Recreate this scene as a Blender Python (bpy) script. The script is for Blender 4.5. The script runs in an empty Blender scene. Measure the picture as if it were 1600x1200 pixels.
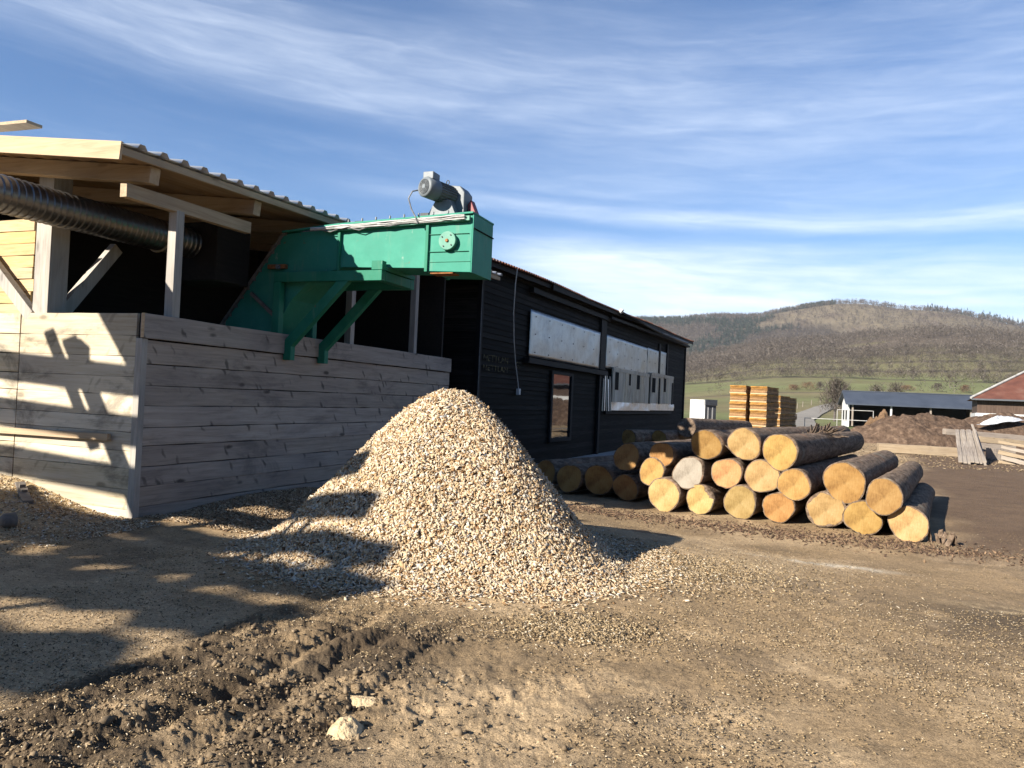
import bpy, math, random
import numpy as np
from mathutils import Vector, Matrix
random.seed(4); RNG = np.random.default_rng(7)
R_ = math.radians
scene = bpy.context.scene
COL = scene.collection

# ------------------------------------------------------------------ camera model
F = 1200.0; H = 1.6; PITCH = R_(1.1); ROLL = 0.044
CAM = np.array([0, 0, H])
def ray(px, py):
    x, y = px - 800, py - 600
    c, s = math.cos(ROLL), math.sin(ROLL)
    xu, yu = x * c + y * s, -x * s + y * c
    a, b = 1.0, -yu / F
    cp, sp = math.cos(PITCH), math.sin(PITCH)
    return np.array([xu / F, a * cp - b * sp, a * sp + b * cp])
def G(px, py, z=0.0):
    d = ray(px, py); return CAM + d * ((z - H) / d[2])
def D(px, py, y):
    d = ray(px, py); return CAM + d * (y / d[1])

cam = bpy.data.cameras.new('camera'); camo = bpy.data.objects.new('camera', cam); COL.objects.link(camo)
cam.lens = 27.0; cam.sensor_width = 36.0; cam.clip_end = 20000; cam.clip_start = 0.05
fw = Vector((0, math.cos(PITCH), math.sin(PITCH))); up0 = Vector((0, -math.sin(PITCH), math.cos(PITCH))); rt0 = Vector((1, 0, 0))
# image content is turned clockwise by ROLL: the camera itself leans the other way
rt = rt0 * math.cos(ROLL) + up0 * math.sin(ROLL)
up = up0 * math.cos(ROLL) - rt0 * math.sin(ROLL)
m3 = Matrix((rt, up, -fw)).transposed()
camo.matrix_world = Matrix.Translation((0, 0, H)) @ m3.to_4x4()
scene.camera = camo

# ------------------------------------------------------------------ light and sky
SAZ = R_(51.0); SEL = R_(26.5)
sun = bpy.data.lights.new('sun', 'SUN'); suno = bpy.data.objects.new('sun', sun); COL.objects.link(suno)
sun.energy = 5.0; sun.angle = R_(0.53); sun.color = (1.0, 0.93, 0.82)
sdir = Vector((math.sin(SAZ) * math.cos(SEL), math.cos(SAZ) * math.cos(SEL), -math.sin(SEL)))
suno.rotation_euler = sdir.to_track_quat('-Z', 'Y').to_euler()
suno.location = (-20, -16, 20)

class NT:
    def __init__(s, nt): s.nt = nt
    def n(s, typ, **kw):
        nd = s.nt.nodes.new('ShaderNode' + typ)
        for k, v in kw.items():
            if k == 'inp':
                for kk, vv in v.items(): s.set(nd, kk, vv)
            else: setattr(nd, k, v)
        return nd
    def set(s, nd, key, v):
        sock = nd.inputs[key]
        if isinstance(v, bpy.types.NodeSocket): s.nt.links.new(v, sock)
        elif isinstance(v, bpy.types.Node): s.nt.links.new(v.outputs[0], sock)
        else: sock.default_value = v
    def math(s, op, a, b=None, c=None, clamp=False):
        nd = s.n('Math', operation=op, use_clamp=clamp); s.set(nd, 0, a)
        if b is not None: s.set(nd, 1, b)
        if c is not None: s.set(nd, 2, c)
        return nd.outputs[0]
    def noise(s, vec, scale, detail=4, rough=.55, dist=0.0, out='Fac'):
        nd = s.n('TexNoise'); s.set(nd, 'Vector', vec); s.set(nd, 'Scale', scale); s.set(nd, 'Detail', detail); s.set(nd, 'Roughness', rough); s.set(nd, 'Distortion', dist)
        return nd.outputs[out]
    def mapping(s, vec, scale=(1, 1, 1), rot=(0, 0, 0), loc=(0, 0, 0)):
        nd = s.n('Mapping'); s.set(nd, 'Vector', vec); s.set(nd, 'Scale', scale); s.set(nd, 'Rotation', rot); s.set(nd, 'Location', loc)
        return nd.outputs[0]
    def ramp(s, fac, stops, interp='LINEAR'):
        nd = s.n('ValToRGB'); cr = nd.color_ramp; cr.interpolation = interp
        while len(cr.elements) < len(stops): cr.elements.new(0.5)
        for e, (p, c) in zip(cr.elements, stops):
            e.position = p
            e.color = (c, c, c, 1) if isinstance(c, (int, float)) else (*c[:3], 1)
        s.set(nd, 'Fac', fac); return nd.outputs[0]
    def mix(s, fac, a, b, mode='MIX'):
        nd = s.n('Mix', data_type='RGBA', blend_type=mode)
        s.set(nd, 0, fac)
        for k, v in ((6, a), (7, b)):
            if isinstance(v, tuple): v = (*v[:3], 1)
            s.set(nd, k, v)
        return nd.outputs[2]
    def smooth(s, x, a, b):
        nd = s.n('MapRange', interpolation_type='SMOOTHSTEP'); s.set(nd, 'Value', x); s.set(nd, 'From Min', a); s.set(nd, 'From Max', b)
        return nd.outputs[0]

world = bpy.data.worlds.new('World'); scene.world = world; world.use_nodes = True
wn = NT(world.node_tree)
bg = world.node_tree.nodes['Background']
sky = wn.n('TexSky', sky_type='NISHITA', sun_disc=False)
sky.sun_elevation = SEL; sky.sun_rotation = SAZ + math.pi
sky.air_density = 1.0; sky.dust_density = 0.08; sky.ozone_density = 2.0; sky.altitude = 300
tc = wn.n('TexCoord')
sep = wn.n('SeparateXYZ'); wn.set(sep, 0, tc.outputs['Generated'])
az = wn.math('ARCTAN2', sep.outputs[0], sep.outputs[1])
el = wn.math('ARCSINE', sep.outputs[2])
cmb = wn.n('CombineXYZ'); wn.set(cmb, 0, az); wn.set(cmb, 1, el)
tilt = wn.mapping(cmb.outputs[0], rot=(0, 0, R_(3)))
warp = wn.noise(wn.mapping(tilt, (2.2, 5, 1)), 1.0, 3, .5, 0, 'Color')
wv = wn.n('VectorMath', operation='MULTIPLY_ADD'); wn.set(wv, 0, warp); wn.set(wv, 1, (.10, .035, 0)); wn.set(wv, 2, tilt)
streak = wn.noise(wn.mapping(wv.outputs[0], (2.2, 15, 1), loc=(3.1, 1.7, 0)), 1.0, 8, .58, .3)
fine = wn.noise(wn.mapping(wv.outputs[0], (7, 60, 1), rot=(0, 0, R_(-7)), loc=(1.2, 5.1, 0)), 1.0, 7, .62, .4)
veil = wn.noise(wn.mapping(tilt, (1.4, 4.2, 1), loc=(.35, .9, 0)), 1.0, 4, .5)
sepw = wn.n('SeparateXYZ'); wn.set(sepw, 0, wv.outputs[0]); elw = sepw.outputs[1]
def band(c, w, soft):
    d_ = wn.math('ABSOLUTE', wn.math('SUBTRACT', elw, c))
    return wn.math('SUBTRACT', 1.0, wn.smooth(d_, w, w + soft))
ew = wn.math('MULTIPLY_ADD', fine, .55, wn.math('MULTIPLY', streak, .75))
cl_str = wn.smooth(ew, .60, .98)
b_mid = wn.math('MULTIPLY', band(.375, .05, .13), wn.smooth(az, -.35, .25))
b_left = wn.math('MULTIPLY', band(.40, .01, .07), wn.math('SUBTRACT', 1.0, wn.smooth(az, -.30, .1)))
b_low = wn.math('MULTIPLY', band(.165, .035, .05), wn.smooth(az, -.12, .12))
b_thin = wn.math('MULTIPLY', band(.262, .003, .017), wn.smooth(az, -.35, .05))
mod = wn.math('MULTIPLY_ADD', ew, 1.9, -.62, True)
cloud = wn.math('MULTIPLY', b_mid, .34)
for b_, k in ((b_left, .44), (b_low, .95), (b_thin, .40), (cl_str, .10)):
    cloud = wn.math('ADD', cloud, wn.math('MULTIPLY', b_, k))
cloud = wn.math('MULTIPLY', cloud, mod)
cloud = wn.math('ADD', cloud, wn.math('MULTIPLY', wn.smooth(veil, .35, .8), .06))
cloud = wn.math('MULTIPLY', cloud, wn.math('SUBTRACT', 1.0, wn.smooth(wn.math('ABSOLUTE', az), .9, 1.5)))
cloud = wn.math('MULTIPLY', cloud, wn.smooth(el, -.02, .05), None, True)
skyt = wn.mix(1.0, sky.outputs[0], (.66, .95, 1.27), 'MULTIPLY')
ccol = wn.mix(cloud, skyt, (9.6, 10.6, 12.0))
wn.set(bg, 'Color', ccol); bg.inputs['Strength'].default_value = 0.045
scene.view_settings.view_transform = 'Standard'; scene.view_settings.look = 'None'
scene.view_settings.exposure = 1.42; scene.view_settings.gamma = 1

# ------------------------------------------------------------------ numpy noise
def _hash(ix, iy, seed):
    h = (ix.astype(np.int64) * 374761393 + iy.astype(np.int64) * 668265263 + seed * 974634541) & 0xffffffff
    h = ((h ^ (h >> 13)) * 1274126177) & 0xffffffff
    return ((h ^ (h >> 16)) & 0xffffff) / float(0xffffff)
def vnoise(x, y, seed=0):
    ix, iy = np.floor(x), np.floor(y); fx, fy = x - ix, y - iy
    fx = fx * fx * fx * (fx * (fx * 6 - 15) + 10); fy = fy * fy * fy * (fy * (fy * 6 - 15) + 10)
    a, b = _hash(ix, iy, seed), _hash(ix + 1, iy, seed); c, d_ = _hash(ix, iy + 1, seed), _hash(ix + 1, iy + 1, seed)
    return (a + (b - a) * fx) + ((c + (d_ - c) * fx) - (a + (b - a) * fx)) * fy
def fbm(x, y, octv=5, seed=0, gain=.5):
    s = np.zeros_like(x, dtype=float); a = 1.; t = 0
    c, sn = math.cos(.6), math.sin(.6)
    for i in range(octv):
        s += a * vnoise(x, y, seed + i); t += a; a *= gain
        x, y = (x * c - y * sn) * 2.03 + 7.1, (x * sn + y * c) * 2.03 + 3.7
    return s / t
def sstep(x, a, b):
    t = np.clip((x - a) / (b - a), 0, 1); return t * t * (3 - 2 * t)

# ------------------------------------------------------------------ mesh helpers
class MB:
    def __init__(s): s.v = []; s.f = []
    def add(s, vs, fs):
        o = len(s.v); s.v += [tuple(map(float, p)) for p in vs]; s.f += [tuple(i + o for i in f) for f in fs]; return s
    def box(s, x0, x1, y0, y1, z0, z1):
        x0, x1 = min(x0, x1), max(x0, x1); y0, y1 = min(y0, y1), max(y0, y1); z0, z1 = min(z0, z1), max(z0, z1)
        return s.add([(x0, y0, z0), (x1, y0, z0), (x1, y1, z0), (x0, y1, z0), (x0, y0, z1), (x1, y0, z1), (x1, y1, z1), (x0, y1, z1)],
                     [(0, 3, 2, 1), (4, 5, 6, 7), (0, 1, 5, 4), (1, 2, 6, 5), (2, 3, 7, 6), (3, 0, 4, 7)])
    def bar(s, p, q, w, h, upv=(0, 0, 1)):
        p, q = Vector(p), Vector(q); a = (q - p).normalized(); u = Vector(upv)
        sd = a.cross(u)
        if sd.length < 1e-4: sd = a.cross(Vector((1, 0, 0)))
        sd.normalize(); u2 = sd.cross(a).normalized()
        vs = []
        for e in (p, q):
            for i, j in ((-1, -1), (1, -1), (1, 1), (-1, 1)): vs.append(e + sd * (i * w / 2) + u2 * (j * h / 2))
        return s.add(vs, [(0, 1, 2, 3), (7, 6, 5, 4), (0, 4, 5, 1), (1, 5, 6, 2), (2, 6, 7, 3), (3, 7, 4, 0)])
    def tube(s, pts, rad, n=10, cap=True):
        pts = [Vector(p) for p in pts]; rads = rad if isinstance(rad, (list, tuple)) else [rad] * len(pts)
        vs = []; fs = []; prev = None
        for i, p in enumerate(pts):
            a = (pts[min(i + 1, len(pts) - 1)] - pts[max(i - 1, 0)]).normalized()
            if prev is None:
                ref = Vector((0, 0, 1)) if abs(a.z) < .9 else Vector((1, 0, 0)); x = a.cross(ref).normalized()
            else:
                x = (prev - a * prev.dot(a)).normalized()
            prev = x; y = a.cross(x)
            for k in range(n):
                t = 2 * math.pi * k / n; vs.append(p + (x * math.cos(t) + y * math.sin(t)) * rads[i])
        for i in range(len(pts) - 1):
            for k in range(n):
                k2 = (k + 1) % n; fs.append((i * n + k, i * n + k2, (i + 1) * n + k2, (i + 1) * n + k))
        if cap: fs.append(tuple(range(n - 1, -1, -1))); fs.append(tuple((len(pts) - 1) * n + k for k in range(n)))
        return s.add(vs, fs)
    def prism(s, poly, axis, a0, a1):
        """poly = list of 2-D points in the other two axes, extruded along axis"""
        n = len(poly); vs = []
        for a in (a0, a1):
            for p in poly:
                if axis == 0: vs.append((a, p[0], p[1]))
                elif axis == 1: vs.append((p[0], a, p[1]))
                else: vs.append((p[0], p[1], a))
        fs = [tuple(range(n)), tuple(range(2 * n - 1, n - 1, -1))]
        for i in range(n): j = (i + 1) % n; fs.append((i, i + n, j + n, j))
        return s.add(vs, fs)
    def plank(s, p, q, w, h, upv=(0, 0, 1), wav=.006, seg=10, seed=0):
        """board from p to q with slightly wavy edges"""
        rg = random.Random(seed); p, q = Vector(p), Vector(q); a = (q - p); L = a.length; a.normalize(); u = Vector(upv)
        sd = a.cross(u).normalized(); u2 = sd.cross(a).normalized(); vs = []; fs = []
        for i in range(seg + 1):
            t = i / seg; c = p + a * (L * t)
            wt, wb = rg.uniform(-wav, wav), rg.uniform(-wav, wav); ws = rg.uniform(-wav, wav) * .5
            for ii, jj, e in ((-1, -1, wb), (1, -1, wb), (1, 1, wt), (-1, 1, wt)):
                vs.append(c + sd * (ii * w / 2 + ws) + u2 * (jj * h / 2 + e))
        for i in range(seg):
            o = i * 4
            for k in range(4): k2 = (k + 1) % 4; fs.append((o + k, o + 4 + k, o + 4 + k2, o + k2))
        fs.append((0, 1, 2, 3)); o = seg * 4; fs.append((o + 3, o + 2, o + 1, o))
        return s.add(vs, fs)
    def build(s, name, m, parent=None, smooth=False, bevel=0.0, loc=None):
        me = bpy.data.meshes.new(name); me.from_pydata(s.v, [], s.f); me.update()
        import bmesh as _b
        bm = _b.new(); bm.from_mesh(me); _b.ops.recalc_face_normals(bm, faces=bm.faces); bm.to_mesh(me); bm.free()
        o = bpy.data.objects.new(name, me); COL.objects.link(o)
        if m is not None: me.materials.append(m)
        if smooth: me.polygons.foreach_set('use_smooth', [True] * len(me.polygons))
        if bevel:
            b = o.modifiers.new('bevel', 'BEVEL'); b.width = bevel; b.segments = 2; b.limit_method = 'ANGLE'
        if parent is not None: o.parent = parent
        if loc is not None: o.location = loc
        return o
def npmesh(name, V, Q, m, parent=None, smooth=False, col=None, k=4):
    me = bpy.data.meshes.new(name); V = np.asarray(V, dtype=np.float32); Q = np.asarray(Q, dtype=np.int32)
    me.vertices.add(len(V)); me.vertices.foreach_set('co', V.ravel())
    me.loops.add(Q.size); me.loops.foreach_set('vertex_index', Q.ravel())
    me.polygons.add(len(Q)); me.polygons.foreach_set('loop_start', np.arange(0, Q.size, k, dtype=np.int32))
    if smooth: me.polygons.foreach_set('use_smooth', np.ones(len(Q), dtype=bool))
    me.update(calc_edges=True); me.validate()
    if col is not None:
        a = me.color_attributes.new('Col', 'FLOAT_COLOR', 'POINT')
        a.data.foreach_set('color', np.concatenate([col, np.ones((len(col), 1))], 1).astype(np.float32).ravel())
    o = bpy.data.objects.new(name, me); COL.objects.link(o)
    if m is not None: me.materials.append(m)
    if parent is not None: o.parent = parent
    return o
def gridfaces(nr, nc):
    i = np.arange(nr - 1)[:, None] * nc + np.arange(nc - 1)[None, :]
    return np.stack([i, i + 1, i + nc + 1, i + nc], -1).reshape(-1, 4)
def tag(o, label=None, cat=None, group=None, kind=None):
    if label: o['label'] = label
    if cat: o['category'] = cat
    if group: o['group'] = group
    if kind: o['kind'] = kind
    return o
def empty(name, loc=(0, 0, 0), rz=0.0, label=None, cat=None, group=None):
    o = bpy.data.objects.new(name, None); COL.objects.link(o); o.location = loc; o.rotation_euler = (0, 0, rz); o.empty_display_size = .2
    return tag(o, label, cat, group)

# ------------------------------------------------------------------ materials
def newmat(name, rough=.8, spec=.3, metal=0.0):
    m = bpy.data.materials.new(name); m.use_nodes = True
    nt = NT(m.node_tree); b = m.node_tree.nodes['Principled BSDF']
    b.inputs['Roughness'].default_value = rough; b.inputs['Specular IOR Level'].default_value = spec; b.inputs['Metallic'].default_value = metal
    return m, nt, b
def bump(nt, b, height, strength=.4, dist=.01, prev=None):
    n = nt.n('Bump'); nt.set(n, 'Height', height); nt.set(n, 'Strength', strength); nt.set(n, 'Distance', dist)
    if prev is not None: nt.set(n, 'Normal', prev)
    nt.set(b, 'Normal', n.outputs[0]); return n.outputs[0]
def ocoord(nt): return nt.n('TexCoord').outputs['Object']
def island(nt): return nt.n('NewGeometry').outputs['Random Per Island']
def wood(name, c0, c1, c2, axis=0, vary=.25, knots=.5, rough=.8, stain=0.0, staincol=(.08, .07, .06), scale=1.0, streak=0.0):
    """weathered board: grain along `axis`, a tint per board, knots and stains"""
    m, nt, b = newmat(name, rough, .2); co = ocoord(nt); isl = island(nt)
    off = nt.n('VectorMath', operation='MULTIPLY_ADD'); cx = nt.n('CombineXYZ'); nt.set(cx, 0, isl); nt.set(cx, 1, isl); nt.set(cx, 2, isl)
    nt.set(off, 0, cx.outputs[0]); nt.set(off, 1, (17., 23., 11.)); nt.set(off, 2, co); v = off.outputs[0]
    sc = [22 * scale] * 3; sc[axis] = 1.3 * scale
    g = nt.noise(nt.mapping(v, tuple(sc)), 1.0, 7, .6, .6)
    sc2 = [90 * scale] * 3; sc2[axis] = 3.0 * scale
    g2 = nt.noise(nt.mapping(v, tuple(sc2)), 1.0, 4, .6, .2)
    sc3 = [2.2] * 3; sc3[axis] = .9
    big = nt.noise(nt.mapping(v, tuple(sc3)), 1.0, 4, .5)
    t = nt.math('MULTIPLY_ADD', g2, .35, nt.math('MULTIPLY', g, .75))
    c = nt.ramp(t, [(.30, c0), (.52, c1), (.75, c2)])
    c = nt.mix(nt.smooth(big, .42, .72), c, nt.mix(1.0, c, (.80, .80, .84), 'MULTIPLY'))
    if knots:
        sk = [3.6] * 3; sk[axis] = 1.35
        vo = nt.n('TexVoronoi', feature='F1', voronoi_dimensions='3D'); nt.set(vo, 'Scale', 1.0); nt.set(vo, 'Vector', nt.mapping(v, tuple(sk))); nt.set(vo, 'Randomness', 1.0)
        dk = nt.math('MULTIPLY_ADD', nt.noise(v, 9, 3), .10, vo.outputs['Distance'])
        k = nt.math('SUBTRACT', 1.0, nt.smooth(dk, .10, .20))
        c = nt.mix(nt.math('MULTIPLY', k, knots), c, tuple(x * .33 for x in c0))
    if streak:
        rt_ = (0, R_(32), 0) if axis == 0 else (R_(-32), 0, 0)
        sk = (7.5, 1, 2.3) if axis == 0 else (1, 7.5, 2.3)
        wj = nt.n('VectorMath', operation='MULTIPLY_ADD'); nt.set(wj, 0, nt.noise(v, 7, 3, .5, 0, 'Color')); nt.set(wj, 1, (.12, .12, .12)); nt.set(wj, 2, v)
        vo2 = nt.n('TexVoronoi', feature='F1'); nt.set(vo2, 'Scale', 1.0); nt.set(vo2, 'Vector', nt.mapping(nt.mapping(wj.outputs[0], (1, 1, 1), rt_), sk)); nt.set(vo2, 'Randomness', 1.0)
        k2 = nt.math('SUBTRACT', 1.0, nt.smooth(vo2.outputs['Distance'], .08, .25))
        c = nt.mix(nt.math('MULTIPLY', k2, streak), c, tuple(x * .30 for x in c0))
    if stain:
        ss = [1.2] * 3; ss[axis] = .55
        st = nt.noise(nt.mapping(co, tuple(ss), loc=(4.2, 1.1, 2.2)), 1.6, 6, .68, .5)
        c = nt.mix(nt.math('MULTIPLY', nt.smooth(st, .50, .68), stain), c, staincol)
    val = nt.math('MULTIPLY_ADD', nt.math('FRACT', nt.math('MULTIPLY', isl, 7.31)), vary * 2, 1.0 - vary)
    hs = nt.n('HueSaturation'); nt.set(hs, 'Value', val); nt.set(hs, 'Saturation', nt.math('MULTIPLY_ADD', nt.math('FRACT', nt.math('MULTIPLY', isl, 3.7)), .3, .85)); nt.set(hs, 'Color', c)
    nt.set(b, 'Base Color', hs.outputs[0])
    bump(nt, b, t, .5, .006)
    return m
def noisy(name, ca, cb, scale=3., rough=.8, spec=.3, metal=0., bs=.2, bd=.01, bscale=30., cc=None):
    m, nt, b = newmat(name, rough, spec, metal); co = ocoord(nt)
    t = nt.noise(co, scale, 7, .62)
    st = [(.32, ca), (.68, cb)] if cc is None else [(.3, ca), (.55, cb), (.72, cc)]
    nt.set(b, 'Base Color', nt.ramp(t, st)); 
    if bs: bump(nt, b, nt.noise(co, bscale, 5, .6), bs, bd)
    return m
MAT = {}
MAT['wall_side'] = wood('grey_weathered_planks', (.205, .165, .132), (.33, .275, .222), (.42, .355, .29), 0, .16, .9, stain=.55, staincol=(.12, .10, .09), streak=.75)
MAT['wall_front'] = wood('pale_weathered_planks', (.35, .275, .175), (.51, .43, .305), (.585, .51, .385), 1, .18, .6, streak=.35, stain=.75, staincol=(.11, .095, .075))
MAT['new_u'] = wood('new_timber_lengthwise', (.26, .155, .075), (.37, .235, .125), (.45, .31, .17), 0, .12, .5)
MAT['new_v'] = wood('new_timber_crosswise', (.32, .205, .095), (.46, .32, .175), (.53, .385, .225), 1, .12, .35)
MAT['new_z'] = wood('new_timber_upright', (.33, .24, .16), (.46, .36, .25), (.53, .43, .31), 2, .12, .6)
MAT['old_u'] = wood('old_timber_lengthwise', (.26, .175, .095), (.40, .29, .17), (.48, .37, .23), 0, .12, .6, stain=.15)
MAT['pale_z'] = wood('greyed_post', (.26, .23, .19), (.38, .345, .29), (.46, .42, .36), 2, .15, .6, stain=.35, staincol=(.14, .12, .10))
MAT['siding'] = wood('fresh_rough_siding', (.34, .225, .095), (.49, .35, .175), (.56, .425, .24), 1, .15, .3, scale=2.0)
MAT['lath'] = wood('roof_lath', (.20, .12, .055), (.30, .19, .095), (.36, .24, .13), 0, .15, .3)
MAT['dark_in'] = wood('shade_black_boards', (.012, .010, .009), (.022, .018, .015), (.032, .027, .022), 0, .3, 0)  # near-black colour puts the shade of the interiors into the boards
MAT['clap'] = wood('black_tarred_clapboards', (.0045, .0042, .0038), (.0092, .0086, .0080), (.024, .0215, .0185), 0, .45, .15, .72)
MAT['clap_v'] = wood('brightened_tarred_end_boards', (.008, .0076, .007), (.017, .016, .015), (.038, .034, .030), 1, .45, .15, .72)  # brighter than the facade boards to make up for missing light
for k_ in ('clap', 'clap_v'): MAT[k_].node_tree.nodes['Principled BSDF'].inputs['Specular IOR Level'].default_value = .06
MAT['black_beam'] = wood('black_tarred_beam', (.005, .005, .005), (.009, .009, .0095), (.018, .017, .017), 0, .25, .2, .7)
MAT['black_post'] = wood('black_tarred_post', (.005, .005, .005), (.009, .009, .0095), (.02, .019, .019), 2, .25, .2, .7)
MAT['panel'] = wood('bleached_shutter_boards', (.28, .215, .14), (.50, .43, .325), (.61, .55, .44), 2, .10, .3, .8, stain=.5, staincol=(.24, .15, .09))
MAT['concrete'] = noisy('concrete', (.24, .23, .22), (.40, .39, .37), 2.5, .9, .2, bs=.3)
def green_paint(name, base):
    m, nt, b = newmat(name, .55, .18); co = ocoord(nt)
    n1 = nt.noise(co, 2.5, 6, .6); n2 = nt.noise(nt.mapping(co, (9, 9, 1.4)), 1.0, 6, .65)
    c = nt.mix(nt.smooth(n1, .35, .75), base, tuple(min(1, x * 1.16 + .02) for x in base))
    c = nt.mix(nt.math('MULTIPLY', nt.smooth(n2, .55, .78), .30), c, (.20, .26, .18))
    ru = nt.noise(co, 6.5, 8, .7)
    c = nt.mix(nt.math('MULTIPLY', nt.smooth(ru, .64, .70), .8), c, (.15, .07, .03))
    sc_ = nt.noise(nt.mapping(co, (40, 7, 3), rot=(.4, 0, 0)), 1.0, 5, .7)
    c = nt.mix(nt.math('MULTIPLY', nt.smooth(sc_, .66, .72), .5), c, (.30, .36, .31))
    nt.set(b, 'Base Color', c); nt.set(b, 'Roughness', nt.math('MULTIPLY_ADD', n1, .30, .42))
    bump(nt, b, nt.noise(co, 1.7, 3), .22, .05)
    return m
MAT['green'] = green_paint('green_machine_paint', (.022, .190, .130))
MAT['green_frame'] = green_paint('green_frame_paint', (.009, .140, .082))
MAT['pale_green'] = noisy('worn_pale_green', (.055, .20, .14), (.11, .26, .19), 5, .6, .4, bs=.1)
MAT['motor'] = noisy('grey_motor_paint', (.105, .12, .128), (.16, .178, .188), 6, .5, .4, bs=.15)
MAT['motor_dark'] = noisy('dark_fan_grille', (.03, .032, .034), (.07, .072, .075), 30, .6, .3, bs=0)
MAT['red'] = noisy('dull_red_guard', (.14, .02, .025), (.22, .04, .04), 8, .5, .4, bs=.1)
MAT['cable'] = noisy('cable_sheath', (.10, .10, .10), (.2, .2, .2), 20, .6, .4, bs=0)
MAT['cable_w'] = noisy('pale_cable_sheath', (.45, .44, .42), (.6, .58, .56), 12, .6, .4, bs=0)
MAT['rust'] = noisy('rust', (.16, .06, .02), (.32, .15, .06), 14, .85, .2, bs=.3)
MAT['dark_gap'] = noisy('dark_recess', (.008, .008, .008), (.015, .014, .013), 4, .9, .1, bs=0)
def sheet(name, col, rough, streak_axis=2):
    m, nt, b = newmat(name, rough, .5, .92); co = ocoord(nt)
    n = nt.noise(nt.mapping(co, (1.1, 1.1, .25)), 2.0, 5, .55)
    n2 = nt.noise(co, 5, 7, .7)
    c = nt.mix(nt.smooth(n2, .4, .75), col, tuple(x * .72 for x in col))
    nt.set(b, 'Base Color', c); nt.set(b, 'Roughness', nt.math('MULTIPLY_ADD', n, .25, rough - .1))
    bump(nt, b, nt.noise(nt.mapping(co, (1, 1, .35)), 1.6, 3), .35, .05)
    return m
MAT['zinc'] = sheet('zinc_sheet', (.33, .345, .36), .34)
MAT['galv'] = sheet('galvanised_duct', (.20, .19, .18), .34)
MAT['foil'] = sheet('crumpled_foil', (.66, .70, .74), .34)
MAT['roofsheet'] = noisy('pale_grey_roof_sheet', (.48, .49, .50), (.62, .63, .64), 2.5, .45, .4, bs=0)
def rusty_roof():
    m, nt, b = newmat('rusty_corrugated', .75, .3, .15); co = ocoord(nt)
    n = nt.noise(co, 1.1, 6, .6)
    nt.set(b, 'Base Color', nt.ramp(n, [(.35, (.05, .045, .045)), (.52, (.16, .06, .035)), (.7, (.20, .19, .19))])); return m
MAT['rustroof'] = rusty_roof()
def glass():
    m, nt, b = newmat('window_glass', .03, .9); b.inputs['Base Color'].default_value = (.012, .015, .02, 1)
    b.inputs['IOR'].default_value = 1.9
    bump(nt, b, nt.noise(ocoord(nt), .9, 2), .06, .05); return m
MAT['glass'] = glass()
def chipmat(name, stops, rough=.85):
    m, nt, b = newmat(name, rough, .2); isl = island(nt)
    c = nt.ramp(isl, stops)
    n = nt.noise(ocoord(nt), 55, 3, .6)
    c = nt.mix(1.0, c, nt.ramp(n, [(.3, .72), (.7, 1.08)]), 'MULTIPLY')
    nt.set(b, 'Base Color', c); return m
MAT['chips'] = chipmat('wood_chips', [(0, (.07, .036, .016)), (.07, (.19, .10, .042)), (.13, (.36, .225, .11)), (.30, (.46, .33, .19)), (.64, (.54, .425, .285)), (.90, (.62, .535, .41)), (1., (.38, .38, .37))])
MAT['chips_grey'] = chipmat('weathered_chips', [(0, (.08, .05, .03)), (.2, (.19, .12, .065)), (.5, (.31, .22, .125)), (.85, (.42, .32, .21)), (1., (.52, .44, .33))])
MAT['litter'] = chipmat('yard_splinters', [(0, (.07, .052, .034)), (.3, (.16, .115, .065)), (.6, (.32, .23, .125)), (.9, (.46, .35, .21)), (1., (.60, .52, .40))])
MAT['clods'] = chipmat('mud_clods', [(0, (.09, .066, .042)), (.5, (.16, .118, .074)), (1, (.27, .20, .125))], .95)
def groundmat():
    m, nt, b = newmat('trodden_yard_earth', .92, .15); co = ocoord(nt)
    at = nt.n('VertexColor', layer_name='Col').outputs[0]
    n1 = nt.noise(co, 2.3, 8, .66); n2 = nt.noise(co, 26, 7, .72); n3 = nt.noise(co, 120, 4, .7)
    fl = nt.noise(nt.mapping(co, (34, 90, 40), rot=(0, 0, .5)), 1.0, 5, .7, .8)
    c = nt.mix(1.0, at, nt.ramp(n1, [(.30, .80), (.50, 1.0), (.70, 1.15)]), 'MULTIPLY')
    c = nt.mix(1.0, c, nt.ramp(n2, [(.30, .32), (.41, .85), (.58, 1.10), (.72, 1.7)]), 'MULTIPLY')
    c = nt.mix(1.0, c, nt.ramp(n3, [(.30, .45), (.52, 1.0), (.72, 1.75)]), 'MULTIPLY')
    c = nt.mix(nt.math('MULTIPLY', nt.smooth(fl, .60, .70), .45), c, (.46, .34, .20))
    nt.set(b, 'Base Color', c)
    hgt = nt.math('MULTIPLY_ADD', n2, .6, nt.math('MULTIPLY', n3, .35))
    bump(nt, b, hgt, .9, .03); return m
MAT['ground'] = groundmat()
def hillmat():
    m, nt, b = newmat('winter_fields', .95, .05); co = ocoord(nt)
    at = nt.n('VertexColor', layer_name='Col').outputs[0]
    n1 = nt.noise(co, .03, 7, .7); n2 = nt.noise(co, .35, 6, .7)
    c = nt.mix(1.0, at, nt.ramp(n1, [(.3, .80), (.7, 1.18)]), 'MULTIPLY'); c = nt.mix(1.0, c, nt.ramp(n2, [(.3, .75), (.7, 1.25)]), 'MULTIPLY')
    nt.set(b, 'Base Color', c); return m
MAT['hill'] = hillmat()
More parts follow.
